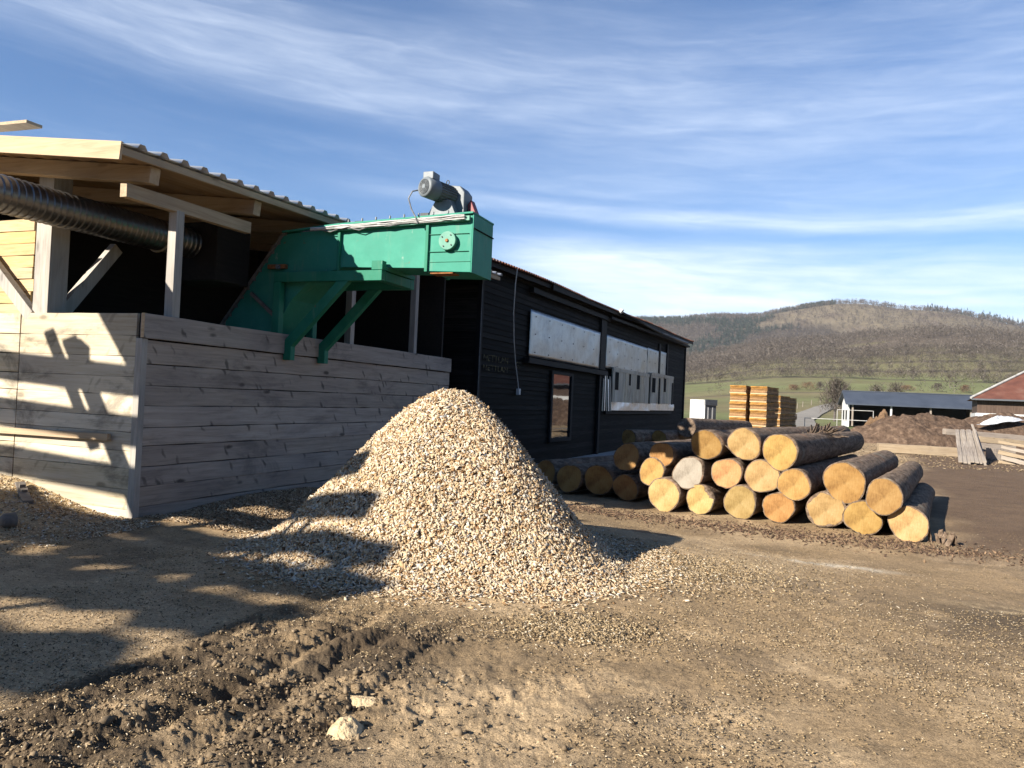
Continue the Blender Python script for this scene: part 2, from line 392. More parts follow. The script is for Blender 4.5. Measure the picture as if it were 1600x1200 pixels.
def barkmat():
    m, nt, b = newmat('spruce_bark', .92, .15); co = ocoord(nt)
    rnd = nt.n('ObjectInfo').outputs['Random']
    cx = nt.n('CombineXYZ'); nt.set(cx, 0, rnd); nt.set(cx, 1, rnd)
    of = nt.n('VectorMath', operation='MULTIPLY_ADD'); nt.set(of, 0, cx.outputs[0]); nt.set(of, 1, (31, 17, 5)); nt.set(of, 2, co); v = of.outputs[0]
    n1 = nt.noise(nt.mapping(v, (4, 14, 14)), 1.0, 8, .7, .4); n2 = nt.noise(v, 2.2, 6, .65); n3 = nt.noise(v, 50, 4, .7)
    c = nt.ramp(n1, [(.28, (.028, .019, .013)), (.45, (.115, .080, .055)), (.62, (.225, .165, .118)), (.80, (.34, .26, .19))])
    c = nt.mix(nt.math('MULTIPLY', nt.smooth(n2, .56, .70), .75), c, (.26, .145, .085))
    c = nt.mix(nt.math('MULTIPLY', nt.math('SUBTRACT', 1.0, nt.smooth(n2, .30, .42)), .5), c, (.20, .195, .155))
    nt.set(b, 'Base Color', c)
    bump(nt, b, nt.math('MULTIPLY_ADD', n3, .3, n1), .9, .03); return m
MAT['bark'] = barkmat()
def cutmat(name, ca, cb, cc, grey=0.0):
    m, nt, b = newmat(name, .75, .2); co = ocoord(nt)
    sp = nt.n('SeparateXYZ'); rnd = nt.n('ObjectInfo').outputs['Random']
    jit = nt.noise(co, 5, 3, .5, 0, 'Color'); wv = nt.n('VectorMath', operation='MULTIPLY_ADD'); nt.set(wv, 0, jit); nt.set(wv, 1, (.03, .03, .03)); nt.set(wv, 2, co)
    nt.set(sp, 0, wv.outputs[0])
    y, z = nt.math('SUBTRACT', sp.outputs[1], .015), nt.math('SUBTRACT', sp.outputs[2], .015)
    r = nt.math('SQRT', nt.math('ADD', nt.math('MULTIPLY', y, y), nt.math('MULTIPLY', z, z)))
    ring = nt.math('SINE', nt.math('MULTIPLY_ADD', r, 430, nt.math('MULTIPLY', rnd, 6.)))
    ang = nt.math('ARCTAN2', y, z)
    ck = nt.n('CombineXYZ'); nt.set(ck, 0, nt.math('MULTIPLY', ang, 3.2)); nt.set(ck, 1, nt.math('MULTIPLY', r, 1.2)); nt.set(ck, 2, nt.math('MULTIPLY', rnd, 50.))
    crack = nt.noise(ck.outputs[0], 1.6, 5, .65)
    big = nt.noise(co, 3.2, 5, .6); fib = nt.noise(nt.mapping(co, (1, 60, 14), rot=(.5, 0, 0)), 1., 4, .6)
    c = nt.ramp(nt.math('MULTIPLY_ADD', big, .7, nt.math('MULTIPLY', fib, .3)), [(.36, tuple(x * .8 for x in ca)), (.5, cb), (.64, cc)])
    c = nt.mix(nt.math('MULTIPLY', nt.smooth(ring, .1, .9), .22), c, tuple(x * .62 for x in ca))
    thin = nt.math('SUBTRACT', 1.0, nt.smooth(nt.math('ABSOLUTE', nt.math('SUBTRACT', crack, .52)), .0, .012))
    c = nt.mix(nt.math('MULTIPLY', nt.math('MULTIPLY', thin, .42), nt.smooth(r, .24, .05)), c, tuple(x * .25 for x in ca))
    c = nt.mix(nt.math('MULTIPLY', nt.smooth(r, .045, .0), .45), c, tuple(x * .5 for x in ca))
    hs = nt.n('HueSaturation'); nt.set(hs, 'Value', nt.math('MULTIPLY_ADD', rnd, .30, .84)); nt.set(hs, 'Hue', nt.math('MULTIPLY_ADD', nt.math('FRACT', nt.math('MULTIPLY', rnd, 9.7)), .022, .489)); nt.set(hs, 'Color', c)
    nt.set(b, 'Base Color', hs.outputs[0]); bump(nt, b, nt.math('MULTIPLY_ADD', thin, -.6, fib), .35, .008); return m
MAT['cut'] = cutmat('fresh_log_end', (.180, .090, .026), (.262, .148, .046), (.315, .195, .070))
MAT['cut_pale'] = cutmat('pale_log_end', (.22, .134, .045), (.305, .203, .078), (.37, .262, .120))
MAT['cut_grey'] = cutmat('weathered_log_end', (.15, .122, .094), (.21, .178, .14), (.25, .218, .175))
MAT['cut_red'] = cutmat('reddish_log_end', (.24, .118, .044), (.32, .182, .070), (.355, .225, .098))
MAT['pack'] = wood('orange_sawn_ends', (.085, .040, .015), (.25, .13, .045), (.36, .22, .095), 0, .35, .7, stain=.7, staincol=(.10, .05, .025))
MAT['stick'] = noisy('pale_sticker', (.38, .28, .15), (.48, .38, .23), 6, .8, .2, bs=0)
MAT['twig'] = chipmat('bare_twigs', [(0, (.030, .024, .020)), (.4, (.066, .053, .043)), (.8, (.108, .088, .071)), (1, (.20, .175, .15))], .9)
MAT['trunk'] = noisy('bare_trunk', (.06, .05, .045), (.13, .11, .10), 3, .9, .1, bs=0)
MAT['birch'] = noisy('birch_trunk', (.26, .24, .22), (.36, .34, .31), 3, .9, .1, bs=0)
MAT['conifer'] = chipmat('conifer_needles', [(0, (.014, .022, .017)), (.6, (.026, .037, .028)), (1, (.045, .055, .042))], .9)
MAT['soil'] = noisy('bark_soil', (.046, .030, .021), (.105, .070, .049), 3.2, .95, .1, bs=1., bd=.10, bscale=7, cc=(.18, .125, .085))
MAT['soil_lt'] = noisy('loose_sawdust_soil', (.09, .056, .033), (.16, .10, .058), 4, .95, .1, bs=.8, bd=.05, bscale=12)
MAT['white'] = noisy('white_render', (.42, .415, .40), (.54, .53, .52), 2, .8, .2, bs=.1)
MAT['tarp'] = noisy('white_tarpaulin', (.30, .31, .33), (.48, .49, .51), 2.5, .5, .4, bs=.6, bd=.08, bscale=3)
MAT['blue_roof'] = noisy('blue_grey_roof', (.036, .044, .060), (.052, .062, .082), .6, .5, .4, bs=0)
MAT['red_roof'] = noisy('rust_red_roof', (.075, .030, .022), (.115, .046, .032), .9, .8, .25, bs=0, cc=(.14, .075, .055))
MAT['brown_boards'] = wood('brown_barn_boards', (.045, .026, .018), (.085, .052, .036), (.13, .085, .06), 2, .35, .2)
MAT['dark_grey'] = noisy('anthracite_and_shade', (.045, .05, .058), (.07, .075, .085), 3, .6, .4, bs=0)
MAT['beam_grey'] = wood('grey_squared_beam', (.16, .125, .095), (.26, .21, .165), (.34, .28, .225), 0, .2, .4, stain=.3)
MAT['beam_new'] = wood('pale_squared_beam', (.20, .135, .07), (.30, .22, .13), (.36, .275, .175), 0, .2, .4)
MAT['slab'] = wood('grey_slab_wood', (.20, .155, .115), (.34, .28, .22), (.48, .41, .33), 0, .4, .4)
MAT['track'] = noisy('gravel_track', (.17, .155, .135), (.25, .23, .20), .5, .95, .1, bs=.3)
MAT['bush'] = chipmat('dry_brush', [(0, (.06, .035, .025)), (.5, (.13, .075, .045)), (1, (.20, .13, .08))], .9)
MAT['sawdust'] = noisy('sawdust', (.42, .31, .18), (.58, .45, .28), 18, .95, .1, bs=.8, bd=.02, bscale=60)
MAT['rubble'] = noisy('dirty_scrap', (.10, .085, .07), (.2, .17, .14), 9, .8, .3, bs=.4)
MAT['strap'] = noisy('webbing_strap', (.26, .22, .15), (.36, .31, .22), 15, .8, .2, bs=.2)
MAT['letters'] = None
def lettermat():
    m, nt, b = newmat('faded_yellow_paint', .85, .15); co = ocoord(nt)
    n = nt.noise(co, 9, 6, .7)
    nt.set(b, 'Base Color', nt.ramp(n, [(.44, (.016, .016, .015)), (.68, (.26, .22, .11))])); return m
MAT['letters'] = lettermat()

# ------------------------------------------------------------------ building frames
TH = R_(21.0)
dv = np.array([math.sin(TH), math.cos(TH), 0]); lv = np.array([-math.cos(TH), math.sin(TH), 0])
P0 = G(210, 815); BROT = math.pi / 2 - TH
def toB(p): q = p - P0; return np.array([q @ dv, q @ lv, p[2]])
def Bw(u, v, z): return P0 + dv * u + lv * v + np.array([0, 0, z])
def onU(px, py, u):
    r = ray(px, py); t = ((P0 + dv * u - CAM) @ dv) / (r @ dv); return toB(CAM + r * t)
def onV(px, py, v):
    r = ray(px, py); t = ((P0 + lv * v - CAM) @ lv) / (r @ lv); return toB(CAM + r * t)
S0 = G(737, 742, -.25); TS = R_(23.2); SROT = math.pi / 2 - TS
ds = np.array([math.sin(TS), math.cos(TS), 0]); ls = np.array([-math.cos(TS), math.sin(TS), 0])

# ------------------------------------------------------------------ the ground
PC = np.array([-.62, 8.12])
def pile_h(x, y):
    dx, dy = (x - PC[0]), (y - PC[1]); dy = np.where(dy > 0, dy / 1.15, dy / 1.02)
    a = np.arctan2(dy, dx)
    r = np.hypot(dx, dy) * 1.055 * (1 + .05 * np.sin(3 * a + .6) + .035 * np.sin(5 * a + 2.)) 
    h = np.interp(r, [0, .14, .32, .55, .8, 1.05, 1.3, 1.55, 1.8, 2.05, 2.4], [1.655, 1.64, 1.55, 1.36, 1.12, .85, .575, .31, .10, .005, -.06])
    return h + .04 * (fbm(x * 2.3, y * 2.3, 3, 31) - .5) * np.clip(h * 3, 0, 1)
DROP = .25
RUT_A = G(30, 1170)[:2]; RUT_B = G(330, 1035)[:2]; RUT_D = (RUT_B - RUT_A) / np.linalg.norm(RUT_B - RUT_A); RUT_N = np.array([-RUT_D[1], RUT_D[0]])
def rutmask(x, y):
    p = (x - RUT_A[0]) * RUT_D[0] + (y - RUT_A[1]) * RUT_D[1]; q = (x - RUT_A[0]) * RUT_N[0] + (y - RUT_A[1]) * RUT_N[1]
    qw = q + .25 * (fbm(x * 1.1, y * 1.1, 3, 55) - .5)
    m = sstep(qw, -1.45, -.95) * (1 - sstep(qw, .22, .50)) * (1 - sstep(p, 1.9, 3.1)) * sstep(p, -3., -1.5)
    return m, p, qw
def ground_h(x, y):
    h = .05 * (fbm(x * .35, y * .35, 4, 3) - .5) + .030 * (fbm(x * 1.7, y * 1.7, 5, 9) - .5)
    near = 1 - sstep(np.hypot(x, y), 9, 16)
    h = h - DROP * sstep(x * .777 + y * .629, 5.6, 10.4)
    h = h + near * (.020 * (fbm(x * 9, y * 9, 4, 19) - .5))
    m, p, q = rutmask(x, y)
    rut = np.zeros_like(x)
    for q0, w, dp in ((-.02, .07, .085), (-.34, .075, .10), (-.70, .08, .07), (-1.05, .07, .055), (.22, .05, .04)):
        rut -= dp * np.exp(-((q - q0 - .05 * np.sin(p * 1.3 + q0 * 9)) / w) ** 2)
    tread = .022 * np.sin(p * 42 + 7 * q + 3 * fbm(x * 3, y * 3, 2, 77)) * np.exp(-((q + .18) / .45) ** 2)
    cl = fbm(x * 6.5, y * 6.5, 5, 41, .6); clod = np.abs(cl - .5) * 2
    h = h + m * (rut * .55 * (.35 + 1.1 * fbm(x * 1.3 + 5, y * 1.3, 3, 49)) + tread * .5 + .055 * (.35 - clod) * (.45 + .9 * fbm(x * 1.6, y * 1.6, 2, 43)) + .03)
    # churned patch right of the ruts, fading
    bx, by = x + .2, y - 4.2
    cl2 = np.abs(fbm(x * 15, y * 15, 4, 47, .62) - .5) * 2
    h = h + m * .026 * (.4 - cl2) * sstep(fbm(x * 2.2, y * 2.2, 3, 48), .38, .62)
    cr = .5 - np.abs(fbm(x * 24, y * 24, 3, 52, .6) - .5) * 2; mk = np.maximum(m, .55 * np.exp(-((bx / 1.6) ** 2 + (by / 1.0) ** 2))) * sstep(fbm(x * 3.1, y * 3.1, 4, 53), .40, .58)
    h = h + mk * .016 * cr
    m2 = np.exp(-((bx / 1.5) ** 2 + (by / .9) ** 2)) * .5
    h = h + m2 * .07 * (.4 - np.abs(fbm(x * 7.5, y * 7.5, 4, 88, .6) - .5) * 2)
    # sawdust drift against the front planks, chips against the side planks
    u = (x - P0[0]) * dv[0] + (y - P0[1]) * dv[1]; v = (x - P0[0]) * lv[0] + (y - P0[1]) * lv[1]
    h = h + .42 * np.exp(-np.clip(-u, 0, 9) / .55) * sstep(v, -.1, 2.6) * (u < .3)
    h = h + .02 * np.exp(-np.clip(-u, 0, 9) / .5) * np.exp(-((v - .15) / .5) ** 2) * (u < .3)
    sp = np.exp(-((u - 2.2) / 1.9) ** 2 - ((v + .45) / .65) ** 2)
    h = h + .13 * sp * (.7 + .6 * fbm(x * 2.5, y * 2.5, 3, 61))
    h = h + .16 * np.exp(-((u + .75) / .55) ** 2 - ((v - 1.3) / 1.1) ** 2) * (.4 + fbm(x * 3, y * 3, 3, 66))
    return h
def ground_c(x, y):
    n = lambda s, k, o=4: fbm(x * s, y * s, o, k)
    C = np.empty((len(x), 3))
    mud = np.array([.205, .146, .088]); dust = np.array([.405, .292, .172]); dark = np.array([.075, .055, .038]); barks = np.array([.118, .076, .048]); saw = np.array([.50, .37, .21]); tan = np.array([.298, .208, .116])
    t = sstep(n(.8, 101) + .35 * (n(5, 103) - .5), .36, .64)[:, None]
    C[:] = tan * (1 - t) + dust * t
    def lay(mask, c): C[:] = C * (1 - mask[:, None]) + c * mask[:, None]
    lay(.6 * sstep(n(1.4, 105, 5), .52, .68), mud)
    # brown bark soil on the far right
    br = sstep(x - .50 * y + 1.6 * (n(.6, 107) - .5), .3, 1.2) * sstep(y, 9.0, 11.5)
    lay(.92 * br, barks)
    br2 = sstep(x * .9 + .6 * (n(.9, 108) - .5) - (y - 6) * .15, 2.2, 4.0) * np.exp(-((y - 6.1 - .1 * x) / .75) ** 2)
    lay(.85 * br2 * sstep(n(2.2, 109), .30, .55), dark)
    # pale sawdust streaks in front of the logs
    a, b_ = G(1190, 850)[:2], G(1390, 868)[:2]; dd = (b_ - a) / np.linalg.norm(b_ - a); L = np.linalg.norm(b_ - a)
    pp = (x - a[0]) * dd[0] + (y - a[1]) * dd[1]; qq = -(x - a[0]) * dd[1] + (y - a[1]) * dd[0]
    lay(.85 * np.exp(-((pp - L / 2) / (L * .55)) ** 4 - (qq / .16) ** 2) * sstep(n(4, 111, 5), .40, .58), np.array([.60, .52, .40]))
    for (px, py, rx, ry, k) in ((1590, 935, .5, .22, .8), (900, 985, .38, .30, .75), (1080, 870, 1.2, .5, .55)):
        c = G(px, py); lay(k * np.exp(-((x - c[0]) / rx) ** 2 - ((y - c[1]) / ry) ** 2) * sstep(n(6, 113 + px, 4), .36, .56), saw)
    # wet rut mud
    m, p, q = rutmask(x, y)
    lay(.5 * m, np.array([.17, .12, .07])); lay(.85 * m * sstep(n(3.2, 117, 5) + .12 * m, .46, .57), np.array([.075, .053, .033]))
    mm = np.exp(-(((x + .3) / 1.9) ** 2 + ((y - 4.0) / 1.0) ** 2))
    lay(.5 * mm * sstep(n(3.0, 118), .45, .6), np.array([.105, .080, .054]))
    u = (x - P0[0]) * dv[0] + (y - P0[1]) * dv[1]; v = (x - P0[0]) * lv[0] + (y - P0[1]) * lv[1]
    lay(.95 * np.exp(-((u + .35) / .75) ** 2) * sstep(v, .2, .8) * sstep(n(1.6, 119) + .25 * np.exp(-(u / .35) ** 2), .28, .45), np.array([.54, .40, .215]))
    lay(.6 * np.exp(-((u + 1.6) / .7) ** 2) * sstep(v, -.6, .3) * sstep(n(1.9, 120), .40, .58), np.array([.40, .28, .15]))
    lay(.55 * np.exp(-((u + .3) / .35) ** 2) * sstep(n(2.6, 121), .48, .6), np.array([.12, .085, .055]))
    pr = np.hypot(x - PC[0], y - PC[1]); lay(.55 * (1 - sstep(pr, 1.9, 3.0)) * sstep(n(3, 122), .3, .6), np.array([.42, .30, .17]))
    # far yard turns to dull grass
    g = sstep(np.hypot(x, y) + 12 * (n(.08, 123) - .5), 62, 84)
    lay(g, np.array([.105, .125, .045])); lay(g * .6 * sstep(n(.12, 124), .5, .62), np.array([.17, .15, .075]))
    return C
# hills -------------------------------------------------------------
KN_A = np.array([-1.2, -.4, .10, .212, .278, .331, .401, .464, .515, .57, .62, .8, 1.4])
HOR = lambda px: 623 + .044 * (px - 800)
def elev_tab(pts):
    a = [math.atan((px - 800) / F) for px, _ in pts]; e = [(HOR(px) - py) / F * math.cos(t) for (px, py), t in zip(pts, a)]
    return np.array(a), np.array(e)
SKA, SKE = elev_tab([(-600, 560), (200, 530), (800, 505), (980, 502), (1060, 502), (1100, 498), (1180, 498), (1215, 490), (1260, 482), (1300, 477), (1350, 478), (1420, 487), (1480, 493), (1540, 503), (1600, 515), (1800, 540), (2600, 640)])
KNA, KNE = elev_tab([(-600, 590), (800, 590), (1000, 580), (1071, 562), (1143, 545), (1212, 535), (1309, 531), (1367, 523), (1445, 512), (1522, 514), (1600, 524), (1800, 550), (2600, 660)])
FDA, FDE = elev_tab([(-600, 580), (800, 600), (1071, 600), (1143, 595), (1212, 589), (1309, 588), (1445, 592), (1600, 600), (2600, 660)])
FBA, FBE = elev_tab([(-600, 600), (800, 616), (1071, 622), (1212, 614), (1309, 613), (1445, 616), (1600, 624), (2600, 675)])
def terrain_h(x, y):
    r = np.hypot(x, y); a = np.arctan2(x, y)
    z1 = np.full_like(r, .0); r_ = [125, 170, 400, 640, 1350, 1750, 2800, 5200]
    zs = [np.zeros_like(r), np.full_like(r, .6), 1.6 + 400 * np.interp(a, FBA, FBE), 1.6 + 640 * np.interp(a, FDA, FDE), 1.6 + 1350 * np.interp(a, KNA, KNE)]
    zk = zs[-1]; zsk = 1.6 + 2800 * np.interp(a, SKA, SKE)
    zs += [np.minimum(zk * .98 + 10, 1.6 + 1750 * np.interp(a, KNA, KNE) * .93), zsk, zsk * .25]
    h = np.zeros_like(r)
    for i in range(len(r_) - 1):
        t = np.clip((r - r_[i]) / (r_[i + 1] - r_[i]), 0, 1); t2 = t * t * (3 - 2 * t) if i >= 4 else t
        m = (r >= r_[i]) & (r < r_[i + 1]); h = np.where(m, zs[i] * (1 - t2) + zs[i + 1] * t2, h)
    h = np.where(r >= r_[-1], zs[-1], h)
    fr = sstep(r, 300, 1200)
    h = h + fr * 10 * (fbm(x * .006, y * .006, 5, 201) - .5) * np.clip(r / 1500, 0, 1)
    return h
def hedge_rows(a, r):
    """how close a point lies to a field boundary (1 on it)"""
    w = 1 + .035 * np.sin(a * 9 + 1) + .02 * np.sin(a * 23)
    best = np.zeros_like(r)
    for R0, wd in ((405, 7), (640, 12), (730, 9), (820, 10), (920, 12)): best = np.maximum(best, np.exp(-((r - R0 * w) / wd) ** 2))
    return best
def terrain_c(x, y):
    r = np.hypot(x, y); a = np.arctan2(x, y); n = lambda s, k, o=4: fbm(x * s, y * s, o, k)
    green = np.array([.140, .148, .066]); olive = np.array([.132, .114, .062]); straw = np.array([.165, .135, .075]); woodf = np.array([.088, .070, .053]); heath = np.array([.15, .122, .082])
    C = np.empty((len(x), 3)); C[:] = green
    def lay(mask, c): C[:] = C * (1 - mask[:, None]) + c * mask[:, None]
    lay(sstep(n(.01, 301), .45, .62) * .6, olive)
    lay(np.exp(-((r - 380) / 40) ** 2) * .8, straw)
    lay(np.exp(-((r - 205) / 30) ** 2) * .7 * sstep(n(.02, 305), .35, .6), straw)
    lay(sstep(r, 640, 700) * .75, olive)
    lay(hedge_rows(a, r) * .85, woodf)
    lay(sstep(r + 260 * (n(.006, 303) - .5), 840, 980), woodf * 1.12)
    lay(sstep(r, 900, 1000) * sstep(n(.012, 304), .52, .60) * .8, olive * 1.05)
    lay(sstep(r, 1500, 1700), np.array([.062, .051, .042]))
    cl = sstep(r + 500 * (n(.003, 306) - .5), 2150, 2350) * sstep(a + .12 * (n(.004, 308) - .5), .30, .37)
    lay(cl, heath); lay(cl * sstep(n(.01, 307), .5, .62) * .7, np.array([.11, .085, .065]))
    return C
TA = np.concatenate([np.linspace(-math.pi, -.75, 60, endpoint=False), np.linspace(-.75, .75, 940), np.linspace(.75, math.pi, 61)[1:]])
rr = [.02, .4, .9, 1.5, 2.0, 2.4]
while rr[-1] < 125: r0 = rr[-1]; rr.append(r0 + min(max(.0009 * r0 * r0, .006 * r0), .03 * r0, 3.) if r0 < 12 else r0 * 1.02 + .02)
rr[-1] = 125.0; rr = np.array(rr)
def fan(name, rad, ang, hf, cf, m, label=None):
    A, Rr = np.meshgrid(ang, rad); x, y = (Rr * np.sin(A)).ravel(), (Rr * np.cos(A)).ravel()
    z = hf(x, y); V = np.stack([x, y, z], 1)
    f = gridfaces(len(rad), len(ang))[:, ::-1]
    return npmesh(name, V, f, m, None, True, cf(x, y))
def ground_hh(x, y):
    return ground_h(x, y) * (1 - sstep(np.hypot(x, y), 95, 125))
tag(fan('ground', rr, TA, ground_hh, ground_c, MAT['ground']), kind='structure')
TA2 = np.concatenate([np.linspace(-math.pi, -.75, 50, endpoint=False), np.linspace(-.75, .75, 520), np.linspace(.75, math.pi, 51)[1:]])
r2 = [125.]
while r2[-1] < 5200: r2.append(r2[-1] * 1.013 + .5)
r2 = np.array(r2); ks = int(np.searchsorted(r2, 660))
tag(fan('field', r2[:ks + 1], TA2, terrain_h, terrain_c, MAT['hill']), kind='structure')
tag(fan('hill', r2[ks:], TA2, terrain_h, terrain_c, MAT['hill']), kind='structure')
# far skirt down to the plain so the sheet reaches the horizon
zz = lambda x, y: np.where(np.hypot(x, y) < 5300, terrain_h(x * 5199 / np.hypot(x, y), y * 5199 / np.hypot(x, y)), 0.)
tag(fan('plain', np.array([r2[-1], 7000., 12000.]), TA2, zz, terrain_c, MAT['hill']), kind='structure')
def GG(px, py):
    z = 0.0
    for _ in range(6): p = G(px, py, z); z = gz(p[0], p[1])
    return p
def gz(x, y):
    x = np.array([float(x)]); y = np.array([float(y)])
    return float((ground_hh(x, y) if math.hypot(x[0], y[0]) < 125 else terrain_h(x, y))[0])

# ------------------------------------------------------------------ chips
def chipcloud(name, P, N, L, Wd, T, m, parent=None, tiltj=.5):
    n = len(P); rnd = RNG.normal(size=(n, 3)); nn = N + tiltj * RNG.normal(size=(n, 3)); nn /= np.linalg.norm(nn, axis=1)[:, None]
    a = np.cross(nn, rnd); a /= np.linalg.norm(a, axis=1)[:, None]; b = np.cross(nn, a)
    vs = []
    tp = RNG.uniform(.45, 1.0, size=(n, 1)); sk = RNG.uniform(-.35, .35, size=(n, 1))
    for k, (i, j, q) in enumerate([(-1, -1, -1), (1, -1, -1), (1, 1, -1), (-1, 1, -1), (-1, -1, 1), (1, -1, 1), (1, 1, 1), (-1, 1, 1)]):
        wd = Wd[:, None] * (tp if i > 0 else 1.0)
        vs.append(P + a * (i * L[:, None] / 2 + sk * j * Wd[:, None]) + b * (j * wd / 2) + nn * (q * T[:, None] / 2))
    V = np.stack(vs, 1).reshape(-1, 3); q = np.array([(0, 3, 2, 1), (4, 5, 6, 7), (0, 1, 5, 4), (1, 2, 6, 5), (2, 3, 7, 6), (3, 0, 4, 7)])
    Q = (np.arange(n)[:, None, None] * 8 + q[None]).reshape(-1, 4)
    return npmesh(name, V, Q, m, parent)
def surf_normals(x, y, hf, e=.02):
    hx = (hf(x + e, y) - hf(x - e, y)) / (2 * e); hy = (hf(x, y + e) - hf(x, y - e)) / (2 * e)
    N = np.stack([-hx, -hy, np.ones_like(hx)], 1); return N / np.linalg.norm(N, axis=1)[:, None]
pile = empty('wood_chip_pile', (0, 0, 0), 0, 'tall cone of pale fresh wood chips heaped on the yard below the green conveyor', 'wood chip pile')
gx = np.linspace(-2.6, 2.6, 130); X, Y = np.meshgrid(gx + PC[0], gx + PC[1]); X, Y = X.ravel(), Y.ravel()
ph = lambda x, y: np.maximum(pile_h(x, y) + ground_hh(x, y) * .4, -.4)
npmesh('heap', np.stack([X, Y, ph(X, Y) - .02], 1), gridfaces(130, 130), MAT['chips_grey'], pile, True)
n = 150000
a = RNG.uniform(0, 2 * math.pi, n); r = 2.35 * np.sqrt(RNG.uniform(0, 1, n)); keep = ((np.sin(a) < .35) | (RNG.uniform(size=n) < .35)) & ((pile_h(PC[0] + r * np.cos(a), PC[1] + r * np.sin(a)) > .05) | (RNG.uniform(size=n) < .35))
a, r = a[keep], r[keep]; x, y = PC[0] + r * np.cos(a), PC[1] + r * np.sin(a); n = len(x)
tag(chipcloud('chips', np.stack([x, y, ph(x, y) + RNG.uniform(-.012, .016, n)], 1), surf_normals(x, y, ph), (.009 + RNG.gamma(2.2, .0125, n)).clip(0, .085), (.006 + RNG.gamma(2.0, .0062, n)).clip(0, .04), RNG.uniform(.0015, .0045, n), MAT['chips'], pile, .48), kind='stuff')
# loose chips over the yard
def scatter(name, n, fx, hf, m, smin, smax, tj, label, thick=.004):
    x, y = fx(n); n = len(x)
    return tag(chipcloud(name, np.stack([x, y, hf(x, y) + .004 + RNG.uniform(0, .008, n)], 1), surf_normals(x, y, hf), RNG.uniform(smin, smax, n), RNG.uniform(smin, smax, n) * .45, np.full(n, thick), m, None, tj), label, 'wood chips', kind='stuff')
def f_pileskirt(n):
    a = RNG.uniform(0, 2 * math.pi, n); r = 1.72 + np.abs(RNG.normal(size=n)) * .26 + .25 * (np.cos(a - .1) > .3) * np.abs(RNG.normal(size=n))
    return PC[0] + r * np.cos(a), PC[1] + r * np.sin(a)
scatter('loose_chips', 9000, f_pileskirt, lambda x, y: np.maximum(ground_hh(x, y), ph(x, y)), MAT['chips'], .015, .05, .35, 'pale loose chips spilled round the foot of the chip pile')
def f_patch(n):
    k = RNG.uniform(size=n); c1, c2 = G(1040, 890), G(905, 985); x = np.where(k < .7, c1[0] + RNG.normal(size=n) * .75, c2[0] + RNG.normal(size=n) * .26); y = np.where(k < .7, c1[1] + RNG.normal(size=n) * .55, c2[1] + RNG.normal(size=n) * .17)
    return x, y
scatter('spilled_chips', 8000, f_patch, lambda x, y: np.maximum(ground_hh(x, y), ph(x, y)), MAT['litter'], .008, .034, .35, 'thin spill of chips on the yard right of the chip pile and in a patch before it')
def f_wall(n):
    u = RNG.uniform(.1, 6.0, n); v = -np.abs(RNG.normal(size=n)) * .75; p = P0[None, :] + dv[None, :] * u[:, None] + lv[None, :] * v[:, None]
    k = (v < -.03); return p[k, 0], p[k, 1]
scatter('wall_foot_chips', 26000, f_wall, ground_hh, MAT['chips_grey'], .015, .055, .45, 'brownish chips drifted along the foot of the grey plank wall')
def f_front(n):
    u = -np.abs(RNG.normal(size=n)) * .9; v = RNG.uniform(-.5, 3.2, n); p = P0[None, :] + dv[None, :] * u[:, None] + lv[None, :] * v[:, None]
    k = u < -.04; return p[k, 0], p[k, 1]
scatter('corner_shavings', 6000, f_front, ground_hh, MAT['chips'], .01, .04, .45, 'yellow shavings and chips before the pale front planks')
def f_yard(n):
    a = RNG.uniform(-.62, .62, n); r = 2.9 + RNG.gamma(2.0, 2.2, n); x, y = r * np.sin(a), r * np.cos(a)
    k = (fbm(x * 1.1, y * 1.1, 4, 501) + .25 * (RNG.uniform(size=n) - .5) > .48) & (r < 15); return x[k], y[k]
scatter('yard_litter', 60000, f_yard, ground_hh, MAT['litter'], .004, .018, .35, 'small pale splinters trodden all over the brown yard', .003)
def f_clod(n):
    x = RNG.uniform(-3.6, 1.2, n); y = RNG.uniform(2.9, 5.6, n); m, p, q = rutmask(x, y)
    mm = np.exp(-(((x + .2) / 1.3) ** 2 + ((y - 4.1) / .8) ** 2)) * .35
    k = RNG.uniform(size=n) < np.maximum(m, mm) * sstep(fbm(x * 2, y * 2, 3, 505), .35, .6); return x[k], y[k]
x, y = f_clod(15000); n = len(x); s_ = RNG.gamma(1.3, .0042, n) + .004
tag(chipcloud('mud_clods', np.stack([x, y, ground_hh(x, y) + .2 * s_], 1), surf_normals(x, y, ground_hh), s_ * 1.3, s_, s_ * .75, MAT['clods'], None, .9), 'crumbled wet mud clods along the tyre ruts', 'mud', kind='stuff')
def lump(name, c, rx, ry, h, m, label, cat, seed=0, n=40, rough=.35, group=None):
    g = np.linspace(-1, 1, n); X, Y = np.meshgrid(g, g); X, Y = X.ravel(), Y.ravel(); rr_ = np.hypot(X, Y)
    Z = h * np.clip(1 - rr_ ** 2, -.15, 1) * (1 + rough * 2 * (fbm(X * 2.2 + seed, Y * 2.2, 5, 600 + seed, .6) - .5)) + h * rough * .6 * (fbm(X * 7 + seed, Y * 7, 3, 640 + seed) - .5) * (rr_ < 1)
    o = npmesh(name, np.stack([X * rx, Y * ry, Z], 1), gridfaces(n, n), m, None, True); o.location = c
    return tag(o, label, cat, group)
for (px, py, rx, ry, h, lb, sd) in ((562, 1106, .12, .06, .035, 'low flat clump of pale sawdust in the mud beyond a rounder one', 1), (540, 1150, .08, .10, .05, 'rounded clump of pale sawdust nearest the camera in the mud', 2)):
    c = G(px, py); lump('sawdust_clump', (c[0], c[1], gz(c[0], c[1]) + .005), rx, ry, h, MAT['sawdust'], lb, 'sawdust clump', sd, 26, .5, 'sawdust clumps on the mud')
